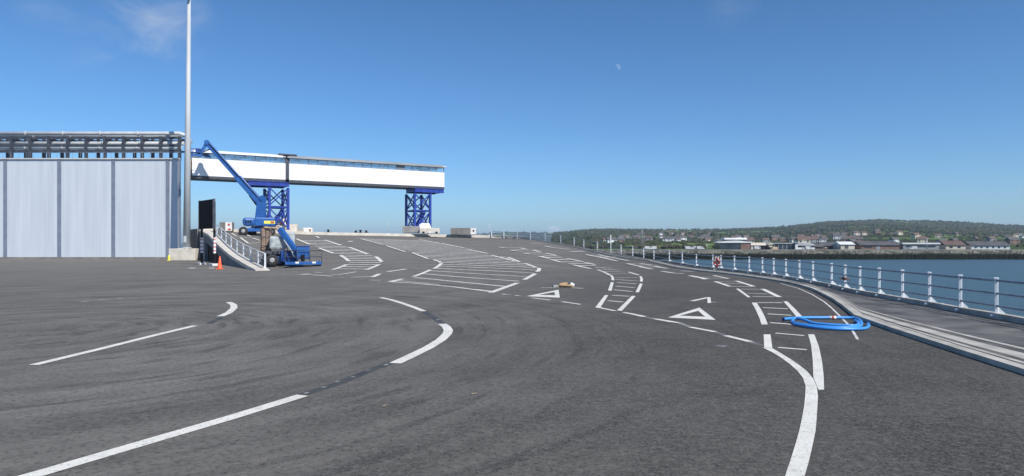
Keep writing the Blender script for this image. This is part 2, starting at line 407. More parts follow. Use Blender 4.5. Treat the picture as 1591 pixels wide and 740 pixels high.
# ------------------------------------------------------------------ the lie of the land
WA, WB = Vector((-18, 47.7)), Vector((-36.5, 79))          # foot and head of the ramp's side wall
WT = np.array([0,.135,.326,.51,.75,1]); WZ = np.array([.02,.32,.84,1.58,2.8,3.45])
def wall_hit(px):
    k = (px-CX)/F; d = WB-WA; q = WA + Vector((.861,.509))*.6
    t = (k*q.y - q.x)/(d.x - k*d.y)
    return t, q.y + d.y*t
EDGE = [(311,79,3.5),(345,80,3.3),(420,83,3.15),(500,86,2.95),(580,90,2.9),(650,94,2.82),(700,97,2.78),(760,98,2.68),(792,97,2.58),(824,94,2.4),
        (847,90,2.2),(892,84,1.6),(945,76,.85),(983,70,.6),(1016,65,.3),(1040,61,.15),(1082,53,0),(1120,48,0),(1162,43,0),(1221,36.8,0),(1264,32,0),(1292,29.6,0),(1320,26.6,0)]
EXT = [(13.0,23),(12.6,19),(12.2,15),(11.7,10),(11,4),(10,-4),(9.2,-15),(9,-40),(0,-80)]
LEFT = [(-60,-80),(-160,-60),(-160,60),(-120,105),(-60,104),(-46,99.1)]
pts = [((p-CX)/F*d, d, z) for p, d, z in EDGE] + [(x, y, 0) for x, y in EXT]
E_TH = np.array([math.atan2(x, y) for x, y, z in pts]); E_R = np.array([math.hypot(x, y) for x, y, z in pts]); E_Z = np.array([z for x, y, z in pts])
TH0 = math.atan2((311-CX)/F, 1)
def th_of(px): return math.atan2((px-CX)/F, 1)
lp = LEFT; L_TH = np.array([math.atan2(x, y) for x, y in lp]); L_R = np.array([math.hypot(x, y) for x, y in lp])
o_ = np.argsort(L_TH); L_TH, L_R = L_TH[o_], L_R[o_]
FOOT = [(399,47.7),(470,44.5),(605,39),(700,37),(800,37),(900,43),(1000,52),(1082,52.9)]
F_TH = np.array([th_of(p) for p, d in FOOT]); F_D = np.array([d for p, d in FOOT])
_fine = np.linspace(TH0, R(179), 4000)
def _smooth(a, k):
    pad = np.concatenate([np.full(k, a[0]), a, np.full(k, a[-1])]); ker = np.hanning(2*k+1); ker /= ker.sum()
    return np.convolve(pad, ker, 'valid')
_er = _smooth(np.interp(_fine, E_TH, E_R), 22); _ez = _smooth(np.interp(_fine, E_TH, E_Z), 22); _fd = _smooth(np.interp(_fine, F_TH, F_D), 40)
def profile(th):
    """(r0, z0, re, ze) along azimuth th"""
    if th < TH0: 
        re = float(np.interp(th, L_TH, L_R)); return re-1e-3, 0., re, 0.
    re = float(np.interp(th, _fine, _er)); ze = float(np.interp(th, _fine, _ez))
    px = CX + F*math.tan(th) if abs(th) < R(80) else 9999
    if px < 399:
        t, d = wall_hit(px); r0 = d/math.cos(th); return min(r0, re-.02), float(np.interp(t, WT, WZ)), re, max(ze, float(np.interp(t, WT, WZ)))
    if px < 1082: 
        r0 = float(np.interp(th, _fine, _fd))/math.cos(th); return min(r0, re-.05), 0., re, ze
    return re-.05, 0., re, 0.
def gz(x, y):
    th = math.atan2(x, y); r = math.hypot(x, y); r0, z0, re, ze = profile(th)
    if r <= r0: return 0.
    s = min(1., (r-r0)/(re-r0))
    if z0 > .01:
        w = min(1., z0/.6); a = .2*(1-w)
    else: a = .2
    g = s*s/(2*a*(1-a/2)) if a > 0 and s < a else (s-a/2)/(1-a/2)
    return z0 + (ze-z0)*g
def P(px, py, dz=0., dmax=125.):
    """the point of the ground seen at photo pixel px, py"""
    k = (px-CX)/F; m = (HY-py)/F
    f = lambda d: CAMZ + m*d - gz(k*d, d)
    d = 3.
    while d < dmax and f(d) > 0: d += .3
    lo, hi = d-.3, d
    for _ in range(24):
        mid = (lo+hi)/2
        if f(mid) > 0: lo = mid
        else: hi = mid
    d = min(hi, dmax)
    return Vector((k*d, d, gz(k*d, d)+dz))
def lift_off(p): return Vector((p[0], p[1], gz(p[0], p[1]) + .002 + .0016*max(0, min(30, p[1]-34))))
def edge_pt(px, inset=0., dz=0.):
    th = th_of(px); r0, z0, re, ze = profile(th); r = re-inset
    x, y = r*math.sin(th), r*math.cos(th); return Vector((x, y, gz(x, y)+dz))

# ground: one polar sheet, flat apron + ramp
b = bmesh.new()
ths = sorted(set(list(np.radians(np.arange(-180, -37, 3.))) + list(np.arange(R(-37), R(38), R(.2))) + list(np.radians(np.arange(38, 180.1, 2.))) + [TH0-1e-5, TH0+1e-5]))
NF, NR = 14, 34
rows = []
for th in ths:
    r0, z0, re, ze = profile(th); row = []
    for i in range(NF+1):
        r = r0*(i/NF)**1.3; row.append((r*math.sin(th), r*math.cos(th), 0.))
    for i in range(NR+1):
        r = r0 + (re-r0)*i/NR + (1e-4 if i == 0 else 0); x, y = r*math.sin(th), r*math.cos(th); row.append((x, y, gz(x, y) if z0 < .01 or i else z0))
    row.append((re*math.sin(th), re*math.cos(th), -9.))
    rows.append([b.verts.new(v) for v in row])
for A, B in zip(rows, rows[1:]):
    for j in range(len(A)-1):
        try: b.faces.new((A[j], A[j+1], B[j+1], B[j]))
        except ValueError: pass
bmesh.ops.remove_doubles(b, verts=b.verts, dist=2e-4)
for f in b.faces: f.smooth = abs(f.normal.z) > .5
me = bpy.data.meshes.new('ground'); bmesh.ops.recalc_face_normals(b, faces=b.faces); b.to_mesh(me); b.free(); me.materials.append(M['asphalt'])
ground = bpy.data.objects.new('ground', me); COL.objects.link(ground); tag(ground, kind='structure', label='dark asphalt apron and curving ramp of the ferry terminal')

# concrete deck beyond the crest of the ramp
b = MB(); DECK_H = .36
def deck_z(px): return edge_pt(px).z + DECK_H*min(1, max(0, (838-px)/40))
dp = np.arange(317, 838, 6.)
fr0, fr1, bk0, bk1 = [], [], [], []
for p in dp:
    e = edge_pt(p, .05); u = Vector((e.x, e.y, 0)).normalized(); zt = deck_z(p)+.004
    dep = 9.5*min(1, max(.04, (838-p)/70))
    fr1.append((e.x, e.y, zt)); fr0.append((e.x, e.y, e.z-.3)); q = e+u*dep
    bk0.append((q.x, q.y, zt)); bk1.append((q.x, q.y, -9))
b.strip(fr0, fr1).strip(fr1, bk0).strip(bk0, bk1)
b.poly([fr0[0], fr1[0], bk0[0], bk1[0]])
tag(b.build('concrete_deck', M['concrete']), 'pale concrete deck strip along the crest of the ramp', kind='structure')

# water and far shore
b = MB(); S = 9000
b.poly([(-S,-S,-4),(S,-S,-4),(S,S,-4),(-S,S,-4)]); tag(b.build('water', M['water'], up=True), 'blue harbour water', kind='structure')

SKY = [(700,377),(740,366),(770,362.5),(800,361.5),(850,361.5),(880,360.5),(900,358),(925,356.5),(950,356),(1000,356),(1035,355.3),(1100,355.6),(1150,354.6),(1200,353),(1230,350.5),(1250,348.2),(1270,345.2),(1290,343.5),(1327,342.3),(1380,341),(1440,343),(1500,346),(1560,349),(1640,352),(1800,357),(2400,364)]
sx = [p for p, y in SKY]; sy = [y for p, y in SKY]
def hz(px, d, D=2000., d0=330.):
    H = CAMZ + (HY - (np.interp(px, sx, sy)+1.5))/F*D
    s = max(0, (d-d0)/(D-d0)); 
    rel = s**1.45 if s <= 1 else 1-.35*(s-1)
    n = math.sin(px*.021+d*.004)*.5+math.sin(px*.047-d*.0061)*.35+math.sin(px*.013+d*.0093+2)*.5
    return -.7 + (H+.7)*rel + n*5.5*min(1, max(0, s-.08))*max(0, 1-.75*s)
b = bmesh.new(); rows = []
hp = list(np.arange(835, 2400, 4.)); hd = [300,330,370,420,480,560,650,750,860,980,1100,1220,1340,1460,1580,1700,1800,1880,1950,2000,2100,2300,2700]
for p in hp:
    fade = min(1, max(0, (p-835)/70)); row = []
    for d in hd:
        z = hz(p, d); z = -5 + (z+5)*fade; k = (p-CX)/F; row.append(b.verts.new((k*d, d, z)))
    rows.append(row)
for A, B in zip(rows, rows[1:]):
    for j in range(len(A)-1): b.faces.new((A[j], A[j+1], B[j+1], B[j])).smooth = True
me = bpy.data.meshes.new('hills'); bmesh.ops.recalc_face_normals(b, faces=b.faces); b.to_mesh(me); b.free(); me.materials.append(M['hills'])
tag(bpy.data.objects.new('hills', me), 'green and wooded hillside across the water', kind='structure'); COL.objects.link(bpy.data.objects['hills'])
# the farther headland
b = bmesh.new(); rows = []
for p in np.arange(690, 1010, 4.):
    row = []; k = (p-CX)/F
    H = CAMZ + (HY-np.interp(p, [690,725,760,790,850,900,1010], [378,367,362.5,360.8,361.5,361,362])+.35*math.sin(p*.3)+.3*math.sin(p*.71))/F*4500
    for j, d in enumerate((3600,3900,4200,4500,5200)):
        z = [-4, .35*H, .75*H, H, .5*H][j]; row.append(b.verts.new((k*d, d, z)))
    rows.append(row)
for A, B in zip(rows, rows[1:]):
    for j in range(4): b.faces.new((A[j], A[j+1], B[j+1], B[j])).smooth = True
me = bpy.data.meshes.new('headland_terrain'); bmesh.ops.recalc_face_normals(b, faces=b.faces); b.to_mesh(me); b.free(); me.materials.append(M['hills'])
ho = bpy.data.objects.new('headland_terrain', me); COL.objects.link(ho); tag(ho, 'far blue headland behind the ramp railing', kind='structure')

# far bank: rock revetment with a path on top
b = bmesh.new(); rows = []
for p in np.arange(850, 2400, 3.):
    k = (p-CX)/F; w = math.sin(p*.05)*.8+math.sin(p*.13)*.5; row = []
    for (d, z) in ((237,-5),(240,-3.2),(243,-2.3),(246.5,-1.2),(249,-.75),(256,-.7),(300,-.72),(345,-.8)):
        jit = random.uniform(-.22,.22) if d < 249 else 0
        dd = d + w + random.uniform(-.5,.5)*(d < 248)
        row.append(b.verts.new((k*dd, dd, z+jit)))
    rows.append(row)
for A, B in zip(rows, rows[1:]):
    for j in range(len(A)-1):
        f = b.faces.new((A[j], A[j+1], B[j+1], B[j])); f.material_index = 1 if j == 4 else (2 if j > 4 else 0)
me = bpy.data.meshes.new('far_bank_terrain'); bmesh.ops.recalc_face_normals(b, faces=b.faces); b.to_mesh(me); b.free()
for q in (M['bank'], M['concrete_grey'], M['hills']): me.materials.append(q)
bo = bpy.data.objects.new('far_bank_terrain', me); COL.objects.link(bo); tag(bo, 'rocky far bank with a weed line along the water', kind='structure')

# the air over the harbour
HZ = bpy.data.materials.new('air'); HZ.use_nodes = True; ht = HZ.node_tree; ht.nodes.clear()
ho_ = ht.nodes.new('ShaderNodeOutputMaterial'); hv = ht.nodes.new('ShaderNodeVolumePrincipled'); ht.links.new(hv.outputs[0], ho_.inputs['Volume'])
hv.inputs['Color'].default_value = (.72,.84,1,1); hv.inputs['Density'].default_value = .00014; hv.inputs['Anisotropy'].default_value = .2
tag(MB().box((0,0,60), (18400,18400,150)).build('haze', HZ), 'thin blue haze over the harbour', kind='stuff')
scn.cycles.volume_bounces = 1
# ------------------------------------------------------------------ road markings
paint, worn, faded, tar = MB(), MB(), MB(), MB()
def resample(pl, step):
    out = [pl[0]]
    for a, c in zip(pl, pl[1:]):
        n = max(1, int((c-a).length/step))
        for i in range(1, n+1): out.append(a + (c-a)*i/n)
    return out
NSTROKE = [0]
def layer(mb):
    NSTROKE[0] += 1
    return {id(paint): .0042, id(worn): .0028, id(faded): .0014, id(tar): 0.}[id(mb)] + .00016*(NSTROKE[0] % 8)
def ribbon(mb, wl, width, dz=0.):
    """wl: ground points; a painted strip of the given width draped on the ground"""
    wl = resample([Vector((p.x, p.y, 0)) for p in wl], .7); A, B = [], []; dz = layer(mb)
    for i, p in enumerate(wl):
        t = (wl[min(i+1, len(wl)-1)] - wl[max(i-1, 0)]); t.normalize(); n = Vector((-t.y, t.x, 0))*width/2
        A.append(lift_off(p+n)+Vector((0,0,dz))); B.append(lift_off(p-n)+Vector((0,0,dz)))
    mb.strip(A, B)
class Zm:
    def __init__(s, x, y, k): s.x, s.y, s.k = x, y, k
    def p(s, q): return (s.x+q[0]/s.k, s.y+q[1]/s.k)
    def line(s, pts, w=.16, mb=None): ribbon(mb or paint, [P(*s.p(q)) for q in pts], w)
    def band(s, l, r, mb=None):
        n = 14
        def rs(pl):
            pl = [P(*s.p(q)) for q in pl]; acc = [0]
            for a, c in zip(pl, pl[1:]): acc.append(acc[-1]+(c-a).length)
            out = []
            for i in range(n+1):
                t = acc[-1]*i/n
                j = min(len(pl)-2, max(k for k in range(len(acc)) if acc[k] <= t+1e-9)); u = (t-acc[j])/max(1e-6, acc[j+1]-acc[j])
                out.append(lift_off(pl[j]+(pl[j+1]-pl[j])*u))
            return out
        dz = Vector((0,0,layer(mb or paint))); (mb or paint).strip([v+dz for v in rs(l)], [v+dz for v in rs(r)])
    def quad(s, a, b_, c, d, mb=None): s.band([a, d], [b_, c], mb)
    def tri(s, o, i):
        o = [lift_off(P(*s.p(q))) for q in o]; i = [lift_off(P(*s.p(q))) for q in i]
        for k in range(3): paint.poly([o[k], o[(k+1)%3], i[(k+1)%3], i[k]])
px_ = Zm(0, 0, 1)
# near left lines
px_.line([(-30,762),(60,737),(245,682.5),(360,649),(470,615)], .19)
z7 = Zm(560, 440, 5.283)
z7.line([(285,660),(390,612),(550,535),(660,468),(712,418),(722,390),(705,360),(672,337)], .21)
z7.line([(165,120),(240,135),(340,165),(440,200),(520,232)], .18)
zl = Zm(245, 400, 2.177)
zl.line([(-420,365),(-200,312),(0,262),(125,232)], .17); zl.line([(212,200),(240,188),(258,172),(257,161),(240,152)], .2)
zl.line([(-10,121),(40,118)], .35, faded); zl.line([(-260,150),(-120,138)], .3, faded)
px_.line([(471,613),(520,598),(572,577),(612,562)], .17, tar); px_.line([(658,485),(672,492),(686,502)], .2, tar)
for q in [(476,611),(503,602),(524,593),(548,586),(572,576),(600,567),(680,497)]: px_.line([(q[0]-3,q[1]+1.0),(q[0]+3,q[1]-.9)], .06, faded)
px_.line([(325,503),(345,493)], .15, tar)
# near right: the big solid curve and its ladder strip
z6 = Zm(1120, 500, 3.086)
z6.band([(200,125),(260,155),(320,195),(370,240),(400,280),(408,320),(400,400),(385,490),(355,600),(310,740),(255,880)], [(245,128),(310,165),(370,205),(420,245),(442,272),(467,330),(462,430),(455,520),(435,620),(405,740),(350,890)])
z6.band([(418,62),(432,110),(440,180),(443,268),(468,328)], [(448,62),(470,120),(485,190),(493,260),(495,328)])
z6.quad((205,62),(238,62),(247,128),(208,124)); z6.line([(262,56),(400,68)], .11); z6.line([(275,125),(412,136)], .11)
z5 = Zm(1080, 420, 5.284)
z5.band([(465,268),(500,330),(530,400),(545,448)], [(505,268),(545,330),(575,390),(597,448)])
z5.quad((335,153),(360,153),(457,224),(432,224)); z5.line([(165,93),(285,134)], .2)
z5.line([(555,155),(690,221)], .2); z5.line([(340,89),(482,134)], .2); z5.line([(150,45),(272,70)], .2); z5.line([(5,52),(80,76)], .2)
z5.band([(725,258),(780,320),(845,400)], [(757,258),(822,320),(897,400)])
for a, c in [((375,156),(548,158)),((430,190),(590,196)),((470,217),(650,220)),((510,268),(715,268)),((555,308),(760,318)),((595,360),(790,372)),((615,432),(790,446)),((190,93),(330,92)),((230,112),(390,110)),((290,133),(470,135)),((70,74),(270,70)),((40,60),(200,57))]:
    z5.line([a, c], .15, worn if a[1] < 250 else paint)
zr = Zm(980, 380, 4.546)
zr.tri([(262,516),(485,446),(600,533)], [(345,503),(477,469),(525,511)])
zr.line([(430,401),(545,376)], .16); zr.quad((540,374),(563,374),(568,413),(543,416)); zr.line([(568,408),(605,409)], .08, worn)
for a, c in [((0,490),(95,512)),((180,528),(340,555)),((420,585),(595,618)),((670,645),(845,688))]: zr.line([a, c], .15)
for a, c in [((345,556),(418,583)),((600,620),(665,643)),((850,690),(935,716)),((100,514),(175,527))]: zr.line([a, c], .14, faded)
zr.line([(600,715),(670,722)], .25, faded)
z3 = Zm(760, 360, 6.165)
z3.tri([(355,619),(665,557),(677,633)], [(470,606),(625,579),(632,611)])
z3.line([(500,540),(640,538)], .18, worn); z3.line([(800,540),(905,545)], .18)
for a, c in [((125,600),(290,615)),((410,635),(585,657)),((695,672),(875,698))]: z3.line([a, c], .14, worn)
z4 = Zm(900, 380, 6.165)
for a, c in [((190,606),(345,638)),((425,652),(620,690)),((725,715),(890,745))]: z4.line([a, c], .14)
# right ladder strip rising from the dashed line
z4.quad((245,487),(278,487),(200,610),(153,606)); z4.quad((303,362),(330,365),(310,444),(275,442)); z4.band([(293,297),(308,318),(308,342)], [(318,299),(335,324),(332,346)])
z4.quad((505,493),(540,497),(408,638),(362,633)); z4.quad((580,375),(607,378),(572,459),(538,459)); z4.band([(575,308),(585,330),(580,354)], [(598,308),(611,335),(606,359)])
for a, c in [((345,318),(560,320)),((345,337),(560,350)),((360,365),(545,378)),((345,400),(530,415)),((330,435),(510,452)),((315,488),(480,498)),((275,540),(420,553))]: z4.line([a, c], .17, worn if a[1] < 360 else paint)
z4.line([(175,245),(235,266),(295,297)], .2, worn); z4.line([(470,266),(570,296)], .2, worn)
for a, c in [((200,240),(380,250)),((240,262),(440,268)),((290,285),(520,285)),((150,222),(330,232))]: z4.line([a, c], .26, worn)
low = [((805,322),(970,358)),((690,298),(590,270)),((570,262),(480,240)),((395,220),(330,212)),((285,193),(205,183)),((150,160),(100,152))]
upp = [((920,300),(1010,320)),((760,264),(900,294)),((640,232),(550,213)),((490,199),(420,181)),((350,172),(290,160))]
for a, c in low + upp: z3.line([a, c], .4, worn)
for a, c in [((700,296),(860,296)),((620,275),(770,268)),((540,255),(690,250)),((500,242),(640,236)),((420,222),(560,220)),((350,210),(500,206)),((290,193),(440,190)),((220,182),(370,177)),((760,312),(950,312)),((830,328),(1020,330)),((150,160),(300,162))]: z3.line([a, c], .34, worn)
for a, c in [((530,143),(610,156)),((640,160),(770,176)),((780,196),(910,195)),((935,228),(1020,244)),((1040,243),(1225,286)),((400,118),(520,124)),((640,160),(560,150)),((1090,250),(1220,250))]: z3.line([a, c], .4, worn)
for a, c in [((65,100),(190,128)),((200,128),(350,160)),((180,100),(330,132)),((350,138),(470,162)),((455,187),(560,210)),((570,212),(700,241)),((590,187),(700,205)),((720,210),(840,234)),((790,260),(900,276)),((900,278),(1000,282)),((980,256),(1090,262)),((1060,300),(1140,318)),((1150,318),(1225,330))]: z4.line([a, c], .32, worn)
for a, c in [((480,190),(640,196)),((540,206),(720,214)),((600,222),(780,226)),((100,108),(230,112)),((150,120),(290,126)),((230,134),(370,142))]: z4.line([a, c], .26, worn)
# hatched islands: ladder rows run between the left and the right edge line
def island(left, right, yl, yr, w, mb, edges, ew):
    ly, lx = [p[1] for p in left][::-1], [p[0] for p in left][::-1]; ry, rx = [p[1] for p in right][::-1], [p[0] for p in right][::-1]
    for i, (a, c) in enumerate(zip(yl, yr)):
        A = P(np.interp(a, ly, lx), a); B = P(np.interp(c, ry, rx), c); dm = (A.y+B.y)/2
        ribbon(mb, [A + (B-A)*.012, B - (B-A)*.012], w + max(0, min(.3, (dm-42)*.008)))
    for e in edges: ribbon(paint, [P(*q) for q in e], ew)
z2 = Zm(600, 355, 6.725)
q2 = lambda l: [z2.p(q) for q in l]; q3 = lambda l: [z3.p(q) for q in l]
LE = q2([(285,505),(460,437),(545,395),(580,366),(550,346),(495,333),(275,258),(0,183)]) + [(580,376.5),(556,370.5)]
RE = q3([(15,585),(270,493),(335,462),(440,405),(485,375),(475,350),(345,308),(290,292),(180,250)]) + q2([(1100,285),(840,220),(580,160),(340,118)])
yl = [431.4,425.6,421.2,417.4,414.2,411.4,408.8,406.4,404,401.8,399.6,397.4,395.2,393,391,389,387,385,383.2,381.4,379.6,378,376.4,374.8,373.4,372]
yr = [445.6,437.4,430.6,425.2,420.8,417.0,413.6,410.6,407.8,405.2,402.8,400.4,398.2,396,394,392,390.2,388.4,386.6,384.8,383,381.4,379.8,378.2,376.6,375.2]
E2 = [q2([(285,505),(460,437)]), q2([(500,425),(548,397),(578,368)]), q2([(572,362),(545,347),(495,334)]), q2([(440,322),(275,260)]), q2([(200,250),(0,185)]), [(595,381),(560,371.5)],
      q3([(15,585),(270,493)]), q3([(335,462),(440,405)]), q3([(455,388),(477,376),(478,353)]), q3([(445,345),(345,308)]), q3([(290,292),(180,250)]), q2([(1340,345),(1100,285)]), q2([(1060,268),(840,220)]), q2([(820,210),(580,160)]), q2([(560,157),(340,119)])]
island(LE, RE, yl, yr, .26, worn, E2, .26)
z2.line([(40,558),(300,575),(700,612),(1105,664)], .2); z2.line([(55,560),(170,530)], .24); z2.line([(780,625),(1120,655)], .12, worn); z2.line([(120,545),(560,588)], .12, worn)
z2.line([(20,455),(210,430)], .3, worn); z2.line([(1215,685),(1345,700)], .14, worn)
z1 = Zm(440, 355, 7.955); q1 = lambda l: [z1.p(q) for q in l]
LE = q1([(600,520),(785,450),(820,420),(710,340),(620,315),(445,250),(330,205),(165,135)]); RE = q1([(1020,520),(1190,450),(1225,420),(1145,355),(1050,325),(820,240),(720,215),(520,150),(405,100)])
yl = [418.5,415,411.6,408.4,405.2,402.4,399.8,397.4,395,392.6,390.2,388,385.8,383.6,381.4,379.2,377,375]; yr = [418.8,415.4,412.2,409.2,406.2,403.4,400.8,398.2,395.8,393.4,391,388.6,386.2,384,381.8,379.6,377.2,375]
E1 = [q1(l) for l in [[(610,515),(690,490),(785,452)],[(810,412),(770,375),(710,341)],[(620,315),(445,250)],[(330,205),(165,135)],[(1030,515),(1190,450)],[(1215,418),(1185,385),(1145,355)],[(1050,325),(820,240)],[(720,215),(520,150)],[(445,122),(405,102)]]]
island(LE, RE, yl, yr, .24, worn, E1, .3)
z1.line([(210,572),(400,580),(600,594)], .26, worn); z1.line([(390,545),(480,550)], .22, worn); z1.line([(590,580),(700,572),(900,540)], .22, worn); z1.line([(210,574),(330,562)], .26, worn)
z1.line([(640,602),(750,612)], .2, faded); z1.line([(835,606),(1100,600)], .3); z1.line([(1100,604),(1190,565)], .3); z1.line([(900,633),(970,632)], .2, faded); z1.line([(1060,641),(1205,643)], .2, worn)
z1.line([(1285,537),(1520,508)], .3, worn); z1.line([(810,170),(855,162)], .5, worn); z1.line([(1310,658),(1480,626)], .24, worn)
# the bay nearest the side wall, beyond the guard rail
zb = Zm(240, 350, 5.69)
for l in [[(760,115),(830,165)],[(830,165),(935,160)],[(680,75),(720,98)],[(800,80),(850,105)],[(870,118),(935,140)]]: zb.line(l, .22)
for l in [[(700,90),(860,100)],[(720,105),(900,125)]]: zb.line(l, .14, worn)
# thin white line along the footway kerb
z5.line([(700,108),(850,151),(960,200),(1060,260),(1120,310),(1200,390),(1250,440),(1300,510),(1335,570)], .055, worn)
for o, k, l in [(paint.build('road_marking', M['paint'], up=True), 'structure', 'crisp white painted lines and arrows on the asphalt'), (worn.build('road_marking', M['paint_worn'], up=True), 'structure', 'worn white hatching lines of the lane islands'),
             (faded.build('road_marking', M['paint_faded'], up=True), 'structure', 'faded rubbed out paint patches'), (tar.build('road_joint', M['tar'], up=True), 'structure', 'dark strips where old lines were burnt off')]:
    tag(o, l, kind=k)

# ------------------------------------------------------------------ kerb and footway along the railing
KP = [(835,374.4),(859,378.4),(898,386),(943,396.5),(975,402),(1004,406),(1030,412),(1054,417.5),(1082,421.5),(1120,425.5),(1162,430.5),(1200,436.5),(1225,440.8),(1241,444.6),(1262,451.4),(1277,458.6),(1292,466.6),(1307,477),(1318.5,486.4),(1327,494)]
KL = [P(*q) for q in KP] + [Vector((8.55,15.3,0)), Vector((8.0,12,0)), Vector((7.4,8,0)), Vector((7.0,3,0)), Vector((6.8,-4,0)), Vector((6.7,-30,0))]
KL = resample(KL, 1.0)
def edge_at(p, inset):
    th = math.atan2(p.x, p.y); r0, z0, re, ze = profile(th); r = re-inset; x, y = r*math.sin(th), r*math.cos(th); return Vector((x, y, gz(x, y)))
kb, fw = MB(), MB()
A, B, C, D, E = [], [], [], [], []
for i, p in enumerate(KL):
    t = KL[min(i+1, len(KL)-1)] - KL[max(i-1, 0)]; t.z = 0; t.normalize(); n = Vector((t.y, -t.x, 0)); n = -n if n.dot(Vector((p.x, p.y-25, 0))) < 0 else n
    if p.y > 40: n = Vector((p.x, p.y, 0)).normalized()
    h = .09; q = p + n*.2
    A.append((p.x, p.y, gz(p.x, p.y)-.05)); B.append((p.x, p.y, gz(p.x, p.y)+h)); C.append((q.x, q.y, gz(q.x, q.y)+h)); D.append((q.x, q.y, gz(q.x, q.y)+h-.03))
    e = edge_at(p, .28); 
    if (e-p).length < .3 or math.hypot(e.x, e.y) < math.hypot(q.x, q.y): e = Vector((q.x, q.y, q.z))+n*.05
    E.append((e.x, e.y, gz(e.x, e.y)+h-.035))
kb.strip(A, B).strip(B, C).strip(C, D)
tag(kb.build('kerb', M['kerb']), 'pale concrete kerb curving along the footway', kind='structure')
fw.strip(D, E); tag(fw.build('footway_pavement', M['footway'], up=True), 'dark footway between kerb and railing', kind='structure')
fs = MB()
for f0, f1 in ((.10,.17),(.27,.50),(.66,.74)):
    l, r_ = [], []
    for d, e in zip(D, E):
        d, e = Vector(d), Vector(e)
        if d.y > 62: continue
        k = min(1, max(.0, 3.4/max(.1, (e-d).length))); l.append(d+(e-d)*f0*k+Vector((0,0,.006+.0004*max(0,d.y-12)))); r_.append(d+(e-d)*f1*k+Vector((0,0,.006+.0004*max(0,d.y-12))))
    fs.strip(l, r_)
tag(fs.build('footway_strip', M['kerb'], up=True), 'pale concrete strips set in the footway', kind='structure')
# ------------------------------------------------------------------ ramp side wall
Wd = (WB-WA); Wn = Vector((Wd.y, -Wd.x)).normalized()      # towards the ramp
if Wn.x < 0: Wn = -Wn
def wall_pt(t, z, off=0.): q = WA + Wd*t + Wn*off; return Vector((q.x, q.y, z))
def wall_z(t): return float(np.interp(t, WT, WZ))
ramp_wall = empty('ramp_wall', wall_pt(0, 0), 0, 'grey concrete side wall of the ramp with a dark underpass opening', 'wall')
def loc(o, parent):
    """make a mesh given in world coordinates a child that stays where it is"""
    o.parent = parent; o.matrix_parent_inverse = (Matrix.Translation(parent.location) @ Matrix.Rotation(parent.rotation_euler.z, 4, 'Z')).inverted(); return o
tt = list(np.linspace(0, 1, 21))
b = MB(); TO, TR = .474, .86
def topz(t): return wall_z(t)-.02
def open_z(t): return float(np.interp(t, [TO,.52,.62,TR], [.0,.55,1.25,2.15]))
# face with the opening left free
for t0, t1 in zip(tt, tt[1:]):
    for a, c in ((t0, t1),):
        ins = a >= TO-.03 and c <= TR+.01
        l0, l1 = (open_z(a), open_z(c)) if ins else (-.1, -.1)
        b.prism([wall_pt(a, l0, -.02), wall_pt(c, l1, -.02), wall_pt(c, topz(c), -.02), wall_pt(a, topz(a), -.02)], (Wn.x*.28, Wn.y*.28, 0))
loc(b.build('wall_face', M['wall_concrete_shaded']), ramp_wall)
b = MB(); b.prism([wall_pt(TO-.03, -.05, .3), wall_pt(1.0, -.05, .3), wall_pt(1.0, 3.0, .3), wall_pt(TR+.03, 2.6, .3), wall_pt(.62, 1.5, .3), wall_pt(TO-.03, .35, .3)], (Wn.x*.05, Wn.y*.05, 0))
loc(b.build('opening_shade', M['black']), ramp_wall)  # black sheet painted in for the shade inside the underpass
b = MB(); b.prism([wall_pt(TR+.005, -.05, -.06), wall_pt(.985, -.05, -.06), wall_pt(.985, wall_z(.985)-.2, -.06), wall_pt(TR+.005, wall_z(TR)-.25, -.06)], (Wn.x*.03, Wn.y*.03, 0))
loc(b.build('pier_panel', M['concrete_grey']), ramp_wall)
b = MB(); l, r_, l2, r2 = [], [], [], []
for t in tt: 
    l.append(wall_pt(t, wall_z(t)+.06, -.10)); r_.append(wall_pt(t, wall_z(t)+.06, .85)); l2.append(wall_pt(t, wall_z(t)-.2, -.10)); r2.append(wall_pt(t, wall_z(t)-.2, .85))
b.strip(l, r_).strip(l2, l).strip(r_, r2).strip(r2, l2); b.poly([l[0], r_[0], r2[0], l2[0]]); b.poly([l[-1], r_[-1], r2[-1], l2[-1]])
loc(b.build('coping', M['concrete']), ramp_wall)
# return wall behind the sign, its shade put into the dark colour
b = MB(); p0, p1 = wall_pt(1.005, 0, .1), Vector(((297.5-CX)/F*86, 86, 0))
d = (p1-p0); n = Vector((-d.y, d.x, 0)).normalized()*.35
b.prism([p0, p1, p1+Vector((0,0,3.62)), p0+Vector((0,0,3.62))], n)
tag(b.build('return_wall', M['concrete_dark']), 'concrete wall end, coloured dark for its shade, behind the legs of the black sign', 'wall')

